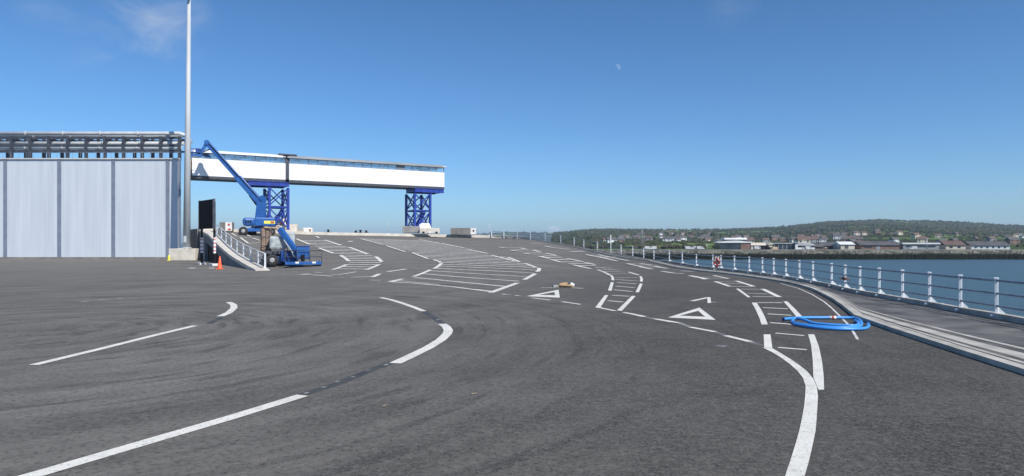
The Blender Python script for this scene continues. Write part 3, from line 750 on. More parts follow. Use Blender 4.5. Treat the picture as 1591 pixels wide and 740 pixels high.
# guard rail standing on the side wall
gr = empty('guard_railing', wall_pt(.05, 0, .7), 0, 'white tubular guard railing running up the side wall coping', 'railing')
gp = [(337,.985),(344,.90),(351,.80),(359,.68),(368,.555),(378,.42),(389,.29),(401,.17),(412,.06)]
post = []
for px, _ in gp:
    k = (px-CX)/F; q0 = WA + Wn*.7
    t = (k*q0.y - q0.x)/(Wd.x - k*Wd.y); t = min(1, max(.015, t)); post.append((t, wall_pt(t, wall_z(t)+.06, .7)))
for t, p in post:
    b = MB(); b.box(p+Vector((0,0,.02)), (.24,.24,.04), bev=.008); b.beam(p, p+Vector((0,0,1.06)), .10, .10)
    loc(b.build('post', M['rail_white']), gr)
for h in (1.08, .62):
    b = MB(); b.path([p+Vector((0,0,h)) for t, p in post], .032); loc(b.build('rail', M['rail_white'] if h > 1 else M['rail_grey']), gr)
b = MB()
for (t0, p0), (t1, p1) in zip(post, post[1:]):
    for i in range(1, 6): q = p0+(p1-p0)*i/6; b.tube(q+Vector((0,0,.12)), q+Vector((0,0,1.05)), .009, n=5)
    b.beam(p0+Vector((0,0,.12)), p1+Vector((0,0,.12)), .03)
loc(b.build('infill_bars', M['rail_grey']), gr)

# ------------------------------------------------------------------ quayside railing
rail_px = [(764,1.0),(783,1.0),(804,1.0),(824,1.0),(847,1.0),(871,1.0),(892,1.0),(907,.95),(928,1.0),(949,2.0),(965,1),(983,1.0),(1000,1),(1016,1.0),(1040,1.0),(1060,1.0),(1082,.98),(1107.5,.98),(1120,.98),(1141,.98),(1164,.98),(1184.5,.98),(1202,.98),(1221,.98),(1242,.98),(1263,.98),(1292,.98),(1313,.98),(1336,.98),(1366,.98),(1402,.98),(1444,.98),(1492,.98),(1548,.98),(1612,.98),(1690,.98)]
qr = empty('quayside_railing', edge_pt(1184, .2), 0, 'long white post and grey rail fence curving along the waterside', 'railing')
tops = []
for px, h in rail_px:
    p = edge_pt(px, .22); u = Vector((p.x, p.y, 0)).normalized(); side = Vector((u.y, -u.x, 0))
    if px > 1000: p.z += .10
    b = MB(); w = .085 if px > 1000 else .1
    if px < 1000 and h < 1.5: w = .11
    b.box(p+Vector((0,0,h/2)), (w, w*.8, h), math.atan2(-u.x, u.y), bev=.012); b.box(p+Vector((0,0,h)), (w*1.25, w*1.05, .05), math.atan2(-u.x, u.y), bev=.01)
    if px > 1030:
        b.prism([p+side*.03+Vector((0,0,.0)), p+side*.27+Vector((0,0,.0)), p+side*.03+Vector((0,0,.26))], tuple(u*.05))
        b.box(p+side*.12+Vector((0,0,.03)), (.5,.2,.06), math.atan2(-u.x, u.y), bev=.01)
    loc(b.build('post', M['rail_white']), qr); tops.append(p)
for h, r in ((.93,.034),(.60,.03),(.28,.03)):
    b = MB(); b.path([p+Vector((0,0,h)) for p in tops], r, 6); loc(b.build('rail', M['rail_grey']), qr)
b = MB(); a1, a2, a3, a4 = [], [], [], []
for px in np.arange(1030, 1700, 6.):
    p = edge_pt(px, .40); q = edge_pt(px, .02); a1.append((p.x,p.y,p.z-.02)); a2.append((p.x,p.y,p.z+.20)); a3.append((q.x,q.y,q.z+.20)); a4.append((q.x,q.y,q.z-.5))
b.strip(a1, a2).strip(a2, a3).strip(a3, a4)
loc(b.build('plinth', M['kerb']), qr)

# lifebuoy hung on the railing
p = edge_pt(1114, .42); lb = empty('lifebuoy', (p.x, p.y, p.z), math.atan2(-p.x, p.y), 'red lifebuoy on a white stand hung at the quayside railing', 'lifebuoy')
b = MB()
pr = [(.17+.075*math.cos(a), .075*math.sin(a)) for a in np.linspace(0, 2*math.pi, 11)[:-1]]
b = MB(); ring = []
for i in range(20):
    a = 2*math.pi*i/20; ring.append((.19*math.cos(a), -.06, .56+.22*math.sin(a)))
b.path(ring, .075, 8, True); b.build('ring', M['red'], lb)
for a in (45, 135, 225, 315):
    b = MB(); c, s = math.cos(R(a)), math.sin(R(a)); b.box((.19*c, -.06, .56+.22*s), (.10,.165,.10), Matrix.Rotation(-R(a), 4, 'Y'), bev=.02); b.build('ring_band', M['rail_white'], lb)
b = MB(); b.box((0,.07,.5), (.3,.05,1.0), bev=.015); b.box((0,.05,.06), (.5,.24,.12), bev=.02); b.build('back_board', M['concrete'], lb)
p = edge_pt(1312.5, .24); b = MB(); b.lathe([(.05,-.06),(.085,-.05),(.1,0),(.085,.05),(.05,.06)], (0,0,0), 10)
b.box((-.12,-.02,.01), (.2,.06,.07), bev=.02); b.box((.13,-.02,-.04), (.2,.05,.06), .2, bev=.02)
o = b.build('mooring_rope', mat('rope_brown', (.10,.05,.04), (.16,.09,.07), .9, 12)); o.location = (p.x, p.y, p.z+.55); tag(o, 'brown rope end knotted round a white railing post', 'rope')

M['frame_grey'] = mat('frame_grey', (.13,.15,.19), (.2,.22,.26), .5, 1)
# ------------------------------------------------------------------ raised passenger walkway on two towers
A0, B0 = Vector(((298.5-CX)/F*79.3, 79.3, 0)), Vector(((690.5-CX)/F*96, 96, 0))
U = (B0-A0).normalized(); N = Vector((U.y, -U.x, 0));
if N.y > 0: N = -N
BK = -N; LEN = (B0-A0).length; WID = 3.4
rz = math.atan2(U.y, U.x)
wk = empty('passenger_walkway', A0, rz, 'long white clad passenger walkway raised on blue towers', 'walkway')
def upx(px):
    k = (px-CX)/F; return (k*A0.y-A0.x)/(U.x-k*U.y)
ZB, ZW, ZG, ZT = 9.88, 11.93, 12.62, 12.95
SPL = upx(446.5)
for (u0, u1) in ((0, SPL-.22), (SPL+.22, LEN)):
    b = MB(); b.box(((u0+u1)/2, .06, (ZB+ZW)/2), (u1-u0, .12, ZW-ZB)); b.box(((u0+u1)/2, WID-.06, (ZB+ZW)/2), (u1-u0, .12, ZW-ZB))
    for i in range(1, int((u1-u0)/2.4)): b.box((u0+i*2.4, -.004, (ZB+ZW)/2), (.03, .012, ZW-ZB-.02))
    b.build('side_cladding', M['white_paint'], wk)
    b = MB(); b.box(((u0+u1)/2, .10, (ZW+ZG)/2), (u1-u0-.1, .02, ZG-ZW)); b.box(((u0+u1)/2, WID-.10, (ZW+ZG)/2), (u1-u0-.1, .02, ZG-ZW)); b.build('window_band', M['glass'], wk)
    n = int((u1-u0)/1.15)
    for y in (.06, WID-.06):
        b = MB(); b.box(((u0+u1)/2, y, ZW+.03), (u1-u0-.1, .06, .06)); b.box(((u0+u1)/2, y, ZG-.03), (u1-u0-.1, .06, .06))
        for i in range(n+1):
            u = u0+.05+(u1-u0-.1)*i/n; b.box((u, y, (ZW+ZG)/2), (.055,.055,ZG-ZW))
        for i in range(0, n, 2):
            u = u0+.05+(u1-u0-.1)*i/n; v = u+(u1-u0)/n
            b.beam((u, y+.02, ZW+.02), (v, y+.02, ZG-.02), .045)
            if random.random() < .35: b.box(((u+v)/2, y+.022, (ZW+ZG)/2), (v-u-.1, .02, ZG-ZW-.02))
        b.build('window_frame', M['frame_grey'], wk)
    b = MB(); b.box(((u0+u1)/2, WID/2, ZG+.10), (u1-u0+.5*(u1 == LEN), WID+.5, .16), bev=.02); b.build('roof', M['galv'], wk)
    b = MB(); b.box(((u0+min(u1, u1-.4))/2, -.27, ZG+.14), (u1-u0-.3, .06, .30)); b.build('fascia', M['white_paint'] if u0 == 0 else M['far_grey'], wk)
    b = MB(); b.box(((u0+u1)/2, WID/2, ZB-.13), (u1-u0, WID-.1, .22)); b.box(((u0+u1)/2, .1, ZB-.17), (u1-u0, .14, .3)); b.box(((u0+u1)/2, WID-.1, ZB-.17), (u1-u0, .14, .3)); b.build('floor_beam', M['dark_steel'], wk)
b = MB(); b.box((SPL, WID/2, (ZB+ZT)/2-.02), (.4, WID-.1, ZT-ZB-.15)); b.box((SPL, WID/2, ZT+.05), (2.2, WID+.8, .16)); b.build('joint_cover', M['dark_steel'], wk)
b = MB(); b.box((LEN+.03, WID/2, (ZB+ZW)/2), (.06, WID-.26, ZW-ZB)); 
for y in (.3, 1.2, 2.2, 3.1): b.box((LEN+.02, y, (ZW+ZG)/2), (.06,.08,ZG-ZW))
b.build('end_panel', M['galv'], wk)

def tower(name, pxl, pxr, cap_l, cap_r, label, zt, zf):
    u0, u1 = upx(pxl), upx(pxr); c = A0 + U*((u0+u1)/2) + BK*(WID/2)
    t = empty(name, (c.x, c.y, zf), rz, label, 'tower', 'blue lattice towers under the walkway'); H = zt-zf; w = (u1-u0)/2; dth = WID/2-.15
    for sx in (-1,1):
        for sy in (-1,1):
            b = MB(); x, y = sx*w, sy*dth
            b.box((x, y-.13, H/2), (.29,.04,H-.3)); b.box((x, y+.13, H/2), (.29,.04,H-.3)); b.box((x, y, H/2), (.06,.24,H-.3)); b.box((x,y,.09), (.42,.42,.1)); b.build('leg', M['blue_steel'], t)
    for z in (H*.53,):
        for a, c_ in (((-w,-dth),(w,-dth)),((-w,dth),(w,dth)),((-w,-dth),(-w,dth)),((w,-dth),(w,dth))):
            b = MB(); b.beam((*a, z), (*c_, z), .16, .22); b.build('ring_beam', M['blue_steel'], t)
    for z0, z1 in ((.25, H*.5),(H*.56, H-.2)):
        for a, c_ in (((-w,-dth),(w,-dth)),((-w,dth),(w,dth)),((-w,-dth),(-w,dth)),((w,-dth),(w,dth))):
            b = MB(); b.beam((*a, z0), (*c_, z1), .14); b.beam((*c_, z0), (*a, z1), .132); b.build('cross_brace', M['blue_steel'], t)
    v0, v1 = upx(cap_l)-(u0+u1)/2, upx(cap_r)-(u0+u1)/2
    for y in (-dth, dth):
        b = MB(); b.box(((v0+v1)/2, y, H+.02), (v1-v0, .3, .06)); b.box(((v0+v1)/2, y, H+.52), (v1-v0, .3, .06)); b.box(((v0+v1)/2, y, H+.27), (v1-v0, .12, .46))
        for u in np.arange(v0+.1, v1, .9): b.box((u, y, H+.27), (.03,.26,.46))
        b.build('cap_beam', M['blue_steel'], t)
    b = MB()
    for u in (v0+.06, v1-.06, -w, w): b.box((u, 0, H+.26), (.12, 2*dth-.3, .42))
    b.build('cross_beam', M['blue_steel'], t)
    b = MB()                                                        # folded access stair inside the lower bay
    b.beam((-w*.5, .3, .2), (w*.7, .3, H*.5), .12, .3); b.beam((-w*.5, -.5, .2), (w*.7, -.5, H*.5), .12, .3)
    for i in range(8): q = (i+.5)/8; b.box((-w*.5+1.2*w*q, -.1, .2+(H*.5-.2)*q), (.3,.8,.05))
    b.build('stair', M['blue_steel'], t)
    return t
g1, g2 = 3.55, 3.55
tower('support_tower', 419, 448, 386, 449.5, 'blue lattice tower rising behind the big boom lift', 9.03, g1)
tower('support_tower', 645, 669, 645, 690, 'blue lattice tower under the far end of the walkway', 9.03, g2)

# ------------------------------------------------------------------ concrete blocks on the crest
def frame_at(px, d):
    k = (px-CX)/F; return Vector((k*d, d, 0)), -math.atan(k)
def block(name, px0, px1, y0, y1, d, dep, m, label, slope=None, group=None, rot=0., extra=None):
    """a block that covers px0..px1 / y0..y1 in the photograph when it stands at depth d"""
    s = d/F; p, rz_ = frame_at((px0+px1)/2, d); zb = CAMZ+(HY-y1)*s; h = (y1-y0)*s; w = (px1-px0)*s
    o = empty(name, (p.x, p.y+dep/2, zb), rz_*.5+rot, label, 'concrete block' if 'block' in name or 'slab' in name else name.replace('_', ' '), group)
    b = MB()
    if slope:
        b.prism([(-w/2, -dep/2, 0), (w/2, -dep/2, 0), (w/2-slope[1]*w, dep/2, h), (-w/2+slope[0]*w, dep/2, h)], (0, -.15, .04)); b.prism([(-w*.35, -dep*.3, 0),(w*.35, -dep*.3,0),(w*.35, dep/2,0),(-w*.35, dep/2, 0)], (0,0,h*.5))
    else: b.box((0,0,h/2), (w, dep, h), bev=min(.05, h*.1))
    b.build('body', m, o)
    if extra: extra(o, w, h, dep)
    return o
G = 'concrete blocks along the crest of the ramp'
def spot(o, w, h, dep):
    b = MB(); b.tube((w*.06, -dep/2-.12, h*.42), (w*.06, -dep/2-.2, h*.42), .16, n=12); b.build('red_disc', M['red'], o)
block('foundation_block', 624, 651, 351.5, 362, 93.2, 3.6, M['concrete_grey'], 'long grey concrete foundation block under the far tower', None, G)
block('ballast_block', 651.5, 682, 354.5, 363, 92.6, 1.6, M['concrete'], 'beige concrete block beside the far tower foundation', None, G, extra=lambda o,w,h,d: [MB().box((w*q, -d/2-.03, .14), (.3,.1,.24), bev=.03).build('lifting_notch', M['black'] if q else M['white_block'], o) for q in (-.3, 0, .36)])
block('slab_block', 651, 670, 347, 355, 93.6, 1.0, M['white_block'], 'white slab leaning on the beige block by the far tower', (.0, .22), G)
def hole(o, w, h, dep):
    b = MB(); b.tube((w*.41, -dep/2-.01, h*.55), (w*.41, -dep/2-.05, h*.55), .13, n=12); b.build('socket', M['black'], o)
    b = MB(); b.box((w*.40, -dep/2-.012, h/2), (w*.22, .02, h*.96)); b.build('white_end', M['white_block'], o)
block('kerb_block', 700, 739, 354.3, 364.5, 95.5, 1.2, M['concrete_dark'], 'dark grey concrete block with white painted end on the crest', None, G, extra=hole)
def socket_fix(o): pass
block('slab_block', 424, 447, 340, 352, 86.5, 1.3, M['white_block'], 'white slanted slab with a red disc beside the near tower', (.0, .16), G, extra=spot)
block('foundation_block', 404, 452, 351, 362.5, 86, 3.4, M['concrete'], 'beige foundation block under the near tower', None, G)
block('ballast_block', 446, 459, 348.5, 362, 87, 1.5, M['concrete'], 'tall beige block at the foot of the near tower', None, G)
block('ballast_block', 459, 470, 355.5, 362, 88, 1.2, M['concrete_grey'], 'low grey rubble block in the row right of the near tower', None, G)
block('ballast_block', 470, 483, 354, 362.2, 88.4, 1.2, M['white_block'], 'low pale block at the end of the near tower row', None, G, extra=lambda o,w,h,d: MB().box((w*.3, -d/2-.02, h*.5), (w*.25,.05,h*.5)).build('brown_mark', M['tan'], o))
def redmarks(o, w, h, dep):
    b = MB(); b.box((w*.22, -dep/2-.012, h/2), (w*.52, .02, h*.96)); b.build('white_end', M['white_block'], o)
    b = MB(); b.prism([(w*.08, -dep/2-.03, h*.12),(w*.44, -dep/2-.03, h*.12),(w*.3, -dep/2-.03, h*.36)], (0,-.02,0)); b.build('red_mark', M['red'], o); b = MB(); b.box((w*.24, -dep/2-.03, h*.72), (.22,.02,.24)); b.build('red_mark', M['red'], o)
block('kerb_block', 340, 358.5, 345.3, 359.5, 79.6, 1.2, M['concrete_dark'], 'small grey block with red marks on its white end, above the guard railing', None, G, extra=redmarks)
for i, (px, w, h) in enumerate([(510,.9,.26),(553,.55,.2),(560,.5,.3),(569,.8,.24)]):
    p = edge_pt(px, -2.5, 0); b = MB(); b.lathe([(.26,0),(.24,.06),(.13,.1),(.12,h),(.2,h+.04),(.18,h+.12)], (0,0,0), 12); b.box((0,0,.03), (w,.5,.06), bev=.01)
    o = b.build('mooring_bollard', M['black']); o.location = (p.x, p.y, deck_z(px)+.01)
    tag(o, ['squat black mooring bollard standing alone left on the crest', 'small black bollard, first of three close together on the crest', 'small black bollard between two others on the crest', 'wide based black bollard, rightmost of the three on the crest'][i], 'bollard', 'mooring bollards on the crest')
for i, px in enumerate((603, 745, 760)):
    p = edge_pt(px, -1.0); b = MB(); h = (1.9, 1.0, 1.7)[i]; b.tube((0,0,0), (0,0,h), .03, .022, 6); b.box((0,0,.03), (.3,.3,.06), bev=.01); o = b.build('marker_pole', M['galv']); o.location = (p.x, p.y, deck_z(px))
    tag(o, ['thin grey pole alone on the crest left of the far tower', 'short thin pole beside the dark block with white end', 'tall thin pole where the quayside railing starts'][i], 'pole', 'thin poles on the crest')

# ------------------------------------------------------------------ boom lifts
def wheel(t, x, y, r, w):
    o = empty('wheel', (x, y, r)); o.parent = t
    b = MB(); b.lathe([(r*.55,-w/2),(r*.92,-w/2),(r,-w*.36),(r,w*.36),(r*.92,w/2),(r*.55,w/2)], (0,0,0), 24, 'Y')
    for i in range(20): 
        a = 2*math.pi*i/20; b.box((r*math.cos(a), 0, r*math.sin(a)), (.05, w*.8, .07), Matrix.Rotation(-a, 4, 'Y'))
    b.build('tyre', M['rubber'], o)
    b = MB(); b.lathe([(.1,-w*.56),(r*.3,-w*.56),(r*.56,-w*.42),(r*.56,w*.42),(r*.3,w*.56),(.1,w*.56)], (0,0,0), 18, 'Y'); b.build('rim', M['rim'], o)
    return o
def basket(t, c, rot, w, d, h, m_rail):
    k = empty('basket', c, rot); k.parent = t
    b = MB(); b.box((0,0,.06), (w,d,.12), bev=.015); b.box((0,-d/2-.01,.12), (w,.03,.22)); b.build('floor', M['lift_blue'], k)
    b = MB()
    for z in (h, h*.55):
        for q in (((-w/2,-d/2),(w/2,-d/2)),((w/2,-d/2),(w/2,d/2)),((w/2,d/2),(-w/2,d/2)),((-w/2,d/2),(-w/2,-d/2))): b.tube((*q[0],z), (*q[1],z), .025, n=6)
    for x in (-w/2, -w/6, w/6, w/2):
        for y in (-d/2, d/2): b.tube((x,y,.1), (x,y,h), .022, n=6)
    b.build('guard_rail', m_rail, k); return k

# the tall one, at work on the walkway
d1 = 78.6; s = d1/F; p0, r0_ = frame_at(398, d1); pz = gz(p0.x, p0.y)
lf = empty('boom_lift', (p0.x, p0.y, pz), r0_, 'tall blue telescopic boom lift reaching up to the white walkway', 'boom lift', 'blue boom lifts')
def picker(o, d0, rz_):
    inv = Matrix.Rotation(-rz_, 4, 'Z')
    return lambda px, py, y=0.: inv @ (Vector(((px-CX)/F*(d0+y), d0+y, CAMZ+(HY-py)/F*(d0+y))) - o.location)
K = picker(lf, d1, r0_)
for x, y in ((-1.45,-1.0),(-.45,1.1),(1.2,-1.0),(1.75,1.1)): wheel(lf, x*.95, y, .48, .38)
wheel_far = None
b = MB(); b.box((.1,0,.62), (3.0,1.5,.4), bev=.05); b.box((-1.0,0,.5), (.3,2.2,.22)); b.box((1.25,0,.5), (.3,2.2,.22)); b.build('chassis', M['lift_blue'], lf)
b = MB(); b.box((.15,0,.93), (1.3,1.2,.26), bev=.03); b.build('turret_ring', M['lift_blue_dark'], lf)
b = MB(); b.box((-.75,-.1,1.55), (1.4,2.0,.95), bev=.30); b.build('counterweight', M['lift_blue'], lf)
b = MB(); b.box((.95,-.35,1.55), (2.2,1.5,1.0), bev=.12); b.build('turntable', M['lift_blue'], lf)
b = MB(); b.box((1.45,-1.12,1.5), (1.2,.03,.34)); o = b.build('sticker', M['yellow'], lf); b = MB(); b.box((1.75,-1.14,1.5), (.35,.02,.22)); b.build('sticker_patch', M['red'], o)
b = MB()
for x in (-1.1,-.85,-.6): b.box((x,-1.11,1.55), (.16,.02,.3))
b.build('grille', M['black'], lf)
rb, rt = K(405,338,-.1), K(404,311,-.1)
b = MB(); b.prism([K(396,338,-.55), K(413,338,-.55), K(414,309,-.55), K(409,303,-.55), K(400,306,-.55)], (0,.9,0)); b.build('riser', M['lift_blue'], lf)
bb, bt = K(409,320,-.1), K(321.5,222,-.95)
mid = bb+(bt-bb)*.45
b = MB(); b.beam(bb, mid, .62, .74, .05); b.build('boom_base', M['lift_blue'], lf)
b = MB(); b.beam(bb+(bt-bb)*.4, bt, .46, .54, .04); b.tube(bt+Vector((0,-.3,0)), bt+Vector((0,.3,0)), .3, n=12); b.build('boom_extension', M['lift_blue'], lf)
b = MB(); b.tube(K(402,322,-.2), K(388,303,-.45), .15, n=10); b.tube(K(388,303,-.45), K(381,293,-.6), .08, n=8); b.build('lift_cylinder', M['black'], lf)
b = MB(); dv_ = (bt-bb); b.path([bb+Vector((-.2,-.4,.42))]+[bb+dv_*f+Vector((.02,-.36,.22)) for f in (.1,.25,.42)]+[bb+dv_*f+Vector((.02,-.29,.12)) for f in (.5,.75,.97)], .045, 6); b.build('hydraulic_hose', M['black'], lf)
jt = K(311.5,239,-1.25)
b = MB(); b.beam(bt, jt, .34, .36, .03); b.build('jib', M['lift_blue'], lf)
b = MB(); b.tube(K(326,232,-.9), K(316,236,-1.15), .07, n=8); b.build('jib_cylinder', M['dark_steel'], lf)
bk = basket(lf, K(303,243.5,-1.5), .15, 1.35, .8, .85, M['lift_blue'])
b = MB(); b.box((.3,-.2,.7), (.5,.35,.5), bev=.04); b.build('control_box', M['lift_blue_dark'], bk)
b = MB(); b.beam(jt, K(306,241.5,-1.45), .25, .3); b.build('basket_bracket', M['lift_blue_dark'], lf)

# the parked one, folded down in front
d2 = 52.; s2 = d2/F; p0, r0_ = frame_at(445, d2); pz = gz(p0.x, p0.y)
pf = empty('boom_lift', (p0.x, p0.y, pz), r0_, 'folded blue boom lift parked low with its basket on the asphalt', 'boom lift', 'blue boom lifts')
y0 = HY+F*(CAMZ-pz)/d2
K = picker(pf, d2, r0_)
for px, y in ((424.5,-.5),(416,1.3),(444,1.6),(452,.5)): wheel(pf, (px-445)*s2, y, .43, .34)
b = MB(); b.box(K(439,402,.4), (1.9,1.6,.42), bev=.05); b.box(K(424,401,.4), (.25,1.9,.2)); b.build('chassis', M['lift_blue'], pf)
b = MB(); b.box(K(436,394,.4), (1.5,1.3,.34), bev=.04); b.box(K(424,393,.3), (1.3,1.5,.2), bev=.03); b.build('turntable', M['dark_steel'], pf)
hd_ = K(432,377.5,-.1); b = MB(); b.box(hd_, (1.25,.9,1.0), bev=.16); b.box(hd_+Vector((-.36,-.46,.05)), (.12,.03,.7)); b.box(hd_+Vector((.2,-.46,.05)), (.03,.03,.8)); b.build('engine_hood', M['hood'], pf)
b = MB(); b.box(K(450.5,372,1.1), (.75,.9,1.15), bev=.12); b.build('tank_hood', M['hood'], pf)
tc_ = K(413,372,.5); t_ = bmesh.new(); bmesh.ops.create_cube(t_, size=1, matrix=Matrix.Diagonal((.74,.7,1.85,1))); bmesh.ops.subdivide_edges(t_, edges=t_.edges[:], cuts=6, use_grid_fill=True)
for v in t_.verts:
    a = v.co.z*2.3+v.co.x*5; v.co.x *= 1-.12*(v.co.z > .8)+.05*math.sin(v.co.z*4.1); v.co += Vector((.035*math.sin(9*v.co.y+a*2), .045*math.sin(11*v.co.x+a)+.03*math.sin(v.co.z*7), .03*math.sin(8*v.co.x)))
for f in t_.faces: f.smooth = True
me = bpy.data.meshes.new('tarpaulin'); bmesh.ops.translate(t_, verts=t_.verts, vec=tc_); t_.to_mesh(me); t_.free(); me.materials.append(M['tan']); o = bpy.data.objects.new('tarpaulin', me); COL.objects.link(o); o.parent = pf
b = MB()
for x in (-.3,.02,.3): b.tube(tc_+Vector((x,-.4,-.9)), tc_+Vector((x,-.4,.95)), .02, n=6)
for z in (-.5,.2,.9): b.tube(tc_+Vector((-.4,-.42,z)), tc_+Vector((.42,-.42,z)), .02, n=6)
b.build('tarpaulin_frame', M['dark_steel'], pf)
b = MB(); b.beam(K(410,353.5,.1), K(434,354,.0), .08, .1); b.tube(K(428,353,.1), K(428,366,.1), .03, n=6); b.tube(K(437,353,.1), K(437,366,.1), .03, n=6); b.build('top_bar', M['sand'], pf)
b = MB(); b.beam(K(434.5,355.5,-.5), K(464,397,-.9), .34, .42, .03); b.build('boom', M['lift_blue'], pf)
b = MB(); b.tube(K(441,373,-.95), K(457,396.5,-1.2), .055, n=8); b.tube(K(455,394,-1.2), K(459,400,-1.25), .11, n=8); b.build('lift_cylinder', M['hood'], pf)
b = MB(); b.path([K(428,388,-.5), K(424,396,-.62), K(430,402,-.6), K(440,398,-.66), K(447,389,-.7), K(444,376,-.72)], .03, 6); b.path([K(420,390,-.4), K(414,399,-.5), K(421,405,-.55), K(433,402,-.6)], .028, 6); b.build('hydraulic_hose', M['black'], pf)
b = MB(); b.box(K(437,391.5,-.42), (.5,.3,.36), bev=.04); b.box(K(427,392,-.42), (.3,.3,.3), bev=.03); b.build('valve_box', M['dark_steel'], pf)
b = MB(); b.box(K(449,398,-.2), (1.2,.7,.9), bev=.06); b.build('boom_rest', M['lift_blue_dark'], pf)
bk = basket(pf, K(472,411.2,-1.3), -.06, 2.6, 1.0, 1.05, M['dark_steel'])
b = MB(); b.box((-.05,-.1,.86), (.95,.5,.9), bev=.05); b.build('control_box', M['lift_blue'], bk)
b = MB(); b.box((-.05,-.1,1.36), (1.0,.56,.1), bev=.03); b.build('control_lid', M['lift_blue_dark'], bk)
b = MB(); b.box((-.05,-.45,.5), (.28,.25,.5), bev=.05); b.build('foot_pedal', M['black'], bk)
for x in (-.45,.75): MB().box((x,-.54,.16), (.25,.03,.13)).build('white_label', M['white_paint'], bk)
b = MB(); b.tube((1.1,.3,.1), (1.1,.3,.35), .05, n=8); b.build('rest_foot', M['dark_steel'], bk)

M['pink'] = mat('pink', (.55,.16,.16), (.62,.24,.22), .6, 4)
# ------------------------------------------------------------------ sign board, cone, mast and its block
ds = 59.; ss = ds/F; p0, _ = frame_at(321, ds)
sg = empty('sign_board', (p0.x, p0.y, 0), 0, 'large black board on two black posts with red and white bands', 'sign')
pl, pr_ = Vector(((311-CX)/F*60.5-p0.x, 60.5-p0.y, 0)), Vector(((330.5-CX)/F*58-p0.x, 58-p0.y, 0))
dv = (pr_-pl).normalized(); nv = Vector((dv.y, -dv.x, 0)); a_ = math.atan2(dv.y, dv.x)
zt_, zb_ = 5.72, 3.2
cb = (pl+pr_)/2+dv*.08
b = MB(); b.box(cb+Vector((0,0,(zt_+zb_)/2)), ((pr_-pl).length+.42, .14, zt_-zb_), a_, bev=.01); b.build('panel', M['black'], sg)
b = MB(); 
for e in (1,-1): b.box(cb+dv*e*((pr_-pl).length/2+.23)+Vector((0,0,(zt_+zb_)/2)), (.07,.2,zt_-zb_+.06), a_)
b.build('panel_edge', M['dark_steel'], sg)
for q in (pl, pr_):
    b = MB(); b.box(q+nv*-.14+Vector((0,0,zt_/2-.1)), (.2,.14,zt_-.2), a_); o = b.build('post', M['black'], sg)
    b = MB(); b.box(q+nv*-.14+Vector((0,0,1.75)), (.235,.175,1.35), a_); oo = b.build('reflector_band', M['white_paint'], o)
    b = MB()
    for z in (1.3,1.62,1.94,2.26): b.box(q+nv*-.14+Vector((0,0,z)), (.24,.18,.14), a_)
    b.build('red_band', M['pink'], o)
    b = MB(); b.box(q+nv*-.1+Vector((0,0,.09)), (.8,.5,.2), a_, bev=.03); b.build('foot_block', M['white_block'], sg)
p = P(341.5, 418.5); cn = empty('traffic_cone', (p.x, p.y, 0), .3, 'orange traffic cone standing beside the black sign', 'cone')
b = MB(); b.box((0,0,.03), (.5,.5,.06), bev=.012); b.build('base', M['orange'], cn)
b = MB(); b.lathe([(.19,.06),(.17,.1),(.045,.95),(.03,.97)], (0,0,0), 20); b.build('cone_body', M['orange'], cn)
for px, w in ((299,.5),(330,.4)):
    p = P(px, 418); b = MB(); b.box((0,0,.05), (w,.35,.1), .2, bev=.02); o = b.build('kerb_stone', M['concrete_grey']); o.location = p
    tag(o, 'grey loose kerb stone in front of the sign legs' if px < 310 else 'grey loose kerb stone beside the traffic cone', 'kerb stone', 'loose stones by the sign')
db = 75.; p0, r_b = frame_at(282.5, db); 
o = empty('mast_base_block', (p0.x, p0.y+.9, 0), 0, 'big beige concrete block carrying the tall lighting mast', 'concrete block')
b = MB(); b.box((0,0,.66), (2.95,1.8,1.32), bev=.05); b.build('body', M['concrete'], o)
b = MB(); b.box((-.1,0,1.35), (1.1,1.0,.06), bev=.01); b.build('anchor_plate', M['galv'], o)
ms = empty('lighting_mast', (p0.x+.1, p0.y+.9, 1.36), 0, 'tall tapering grey lighting mast rising out of the picture', 'mast')
b = MB(); b.tube((0,0,0), (.28,0,29), .40, .17, 20); b.tube((0,0,0), (0,0,.08), .55, n=20); b.build('pole', M['galv'], ms)
b = MB(); b.box((0,-.36,1.0), (.3,.16,.7), bev=.02); b.build('access_door', M['galv'], ms)
b = MB(); b.tube((.28,0,29), (.28,0,29.3), 1.1, n=16)
for i in range(6):
    a = i*math.pi/3; b.box((.28+1.2*math.cos(a), 1.2*math.sin(a), 28.8), (.6,.5,.3), a, bev=.04)
b.build('lamp_ring', M['galv'], ms)
p0, _ = frame_at(262.5, 74.4); b = MB(); b.lathe([(.12,0),(.14,.1),(.11,.5),(.05,.62)], (0,0,0), 12); b.box((0,0,.02), (.34,.34,.04)); o = b.build('marker_post', M['yellow']); o.location = (p0.x, p0.y, 0)
tag(o, 'short yellow marker post at the corner of the mast block', 'marker post')

# ------------------------------------------------------------------ grey clad building with a pipe rack on its roof
DB = 80.; xr = (280-CX)/F*DB; hb = CAMZ+(HY-247.5)/F*DB
bd = empty('clad_building', (xr-20, DB, 0), 0, 'tall pale grey clad building with dark vertical joints', 'building')
X0 = -64.
k_ = (xr/DB)*24-.5
b = MB(); b.prism([(X0+20,.05,0),(20,.05,0),(20+k_,24,0),(X0+20,24,0)], (0,0,hb)); b.build('wall', M['cladding'], bd)
M['joint_blue'] = mat('joint_blue', (.16,.19,.25), (.2,.23,.29), .6, 1)
for px in (260.5, 176, 92, 8, -76):
    x = (px-CX)/F*DB-(xr-20); MB().box((x, .02, hb/2), (.42,.10,hb-.02)).build('joint_strip', M['joint_blue'], bd)
MB().box((19.96,.0,hb/2), (.2,.16,hb+.02)).build('corner_trim', M['joint_blue'], bd)
b = MB(); b.box((X0/2+20, 0, .14), (-X0, .2, .28)); b.build('plinth', M['concrete_dark'], bd)
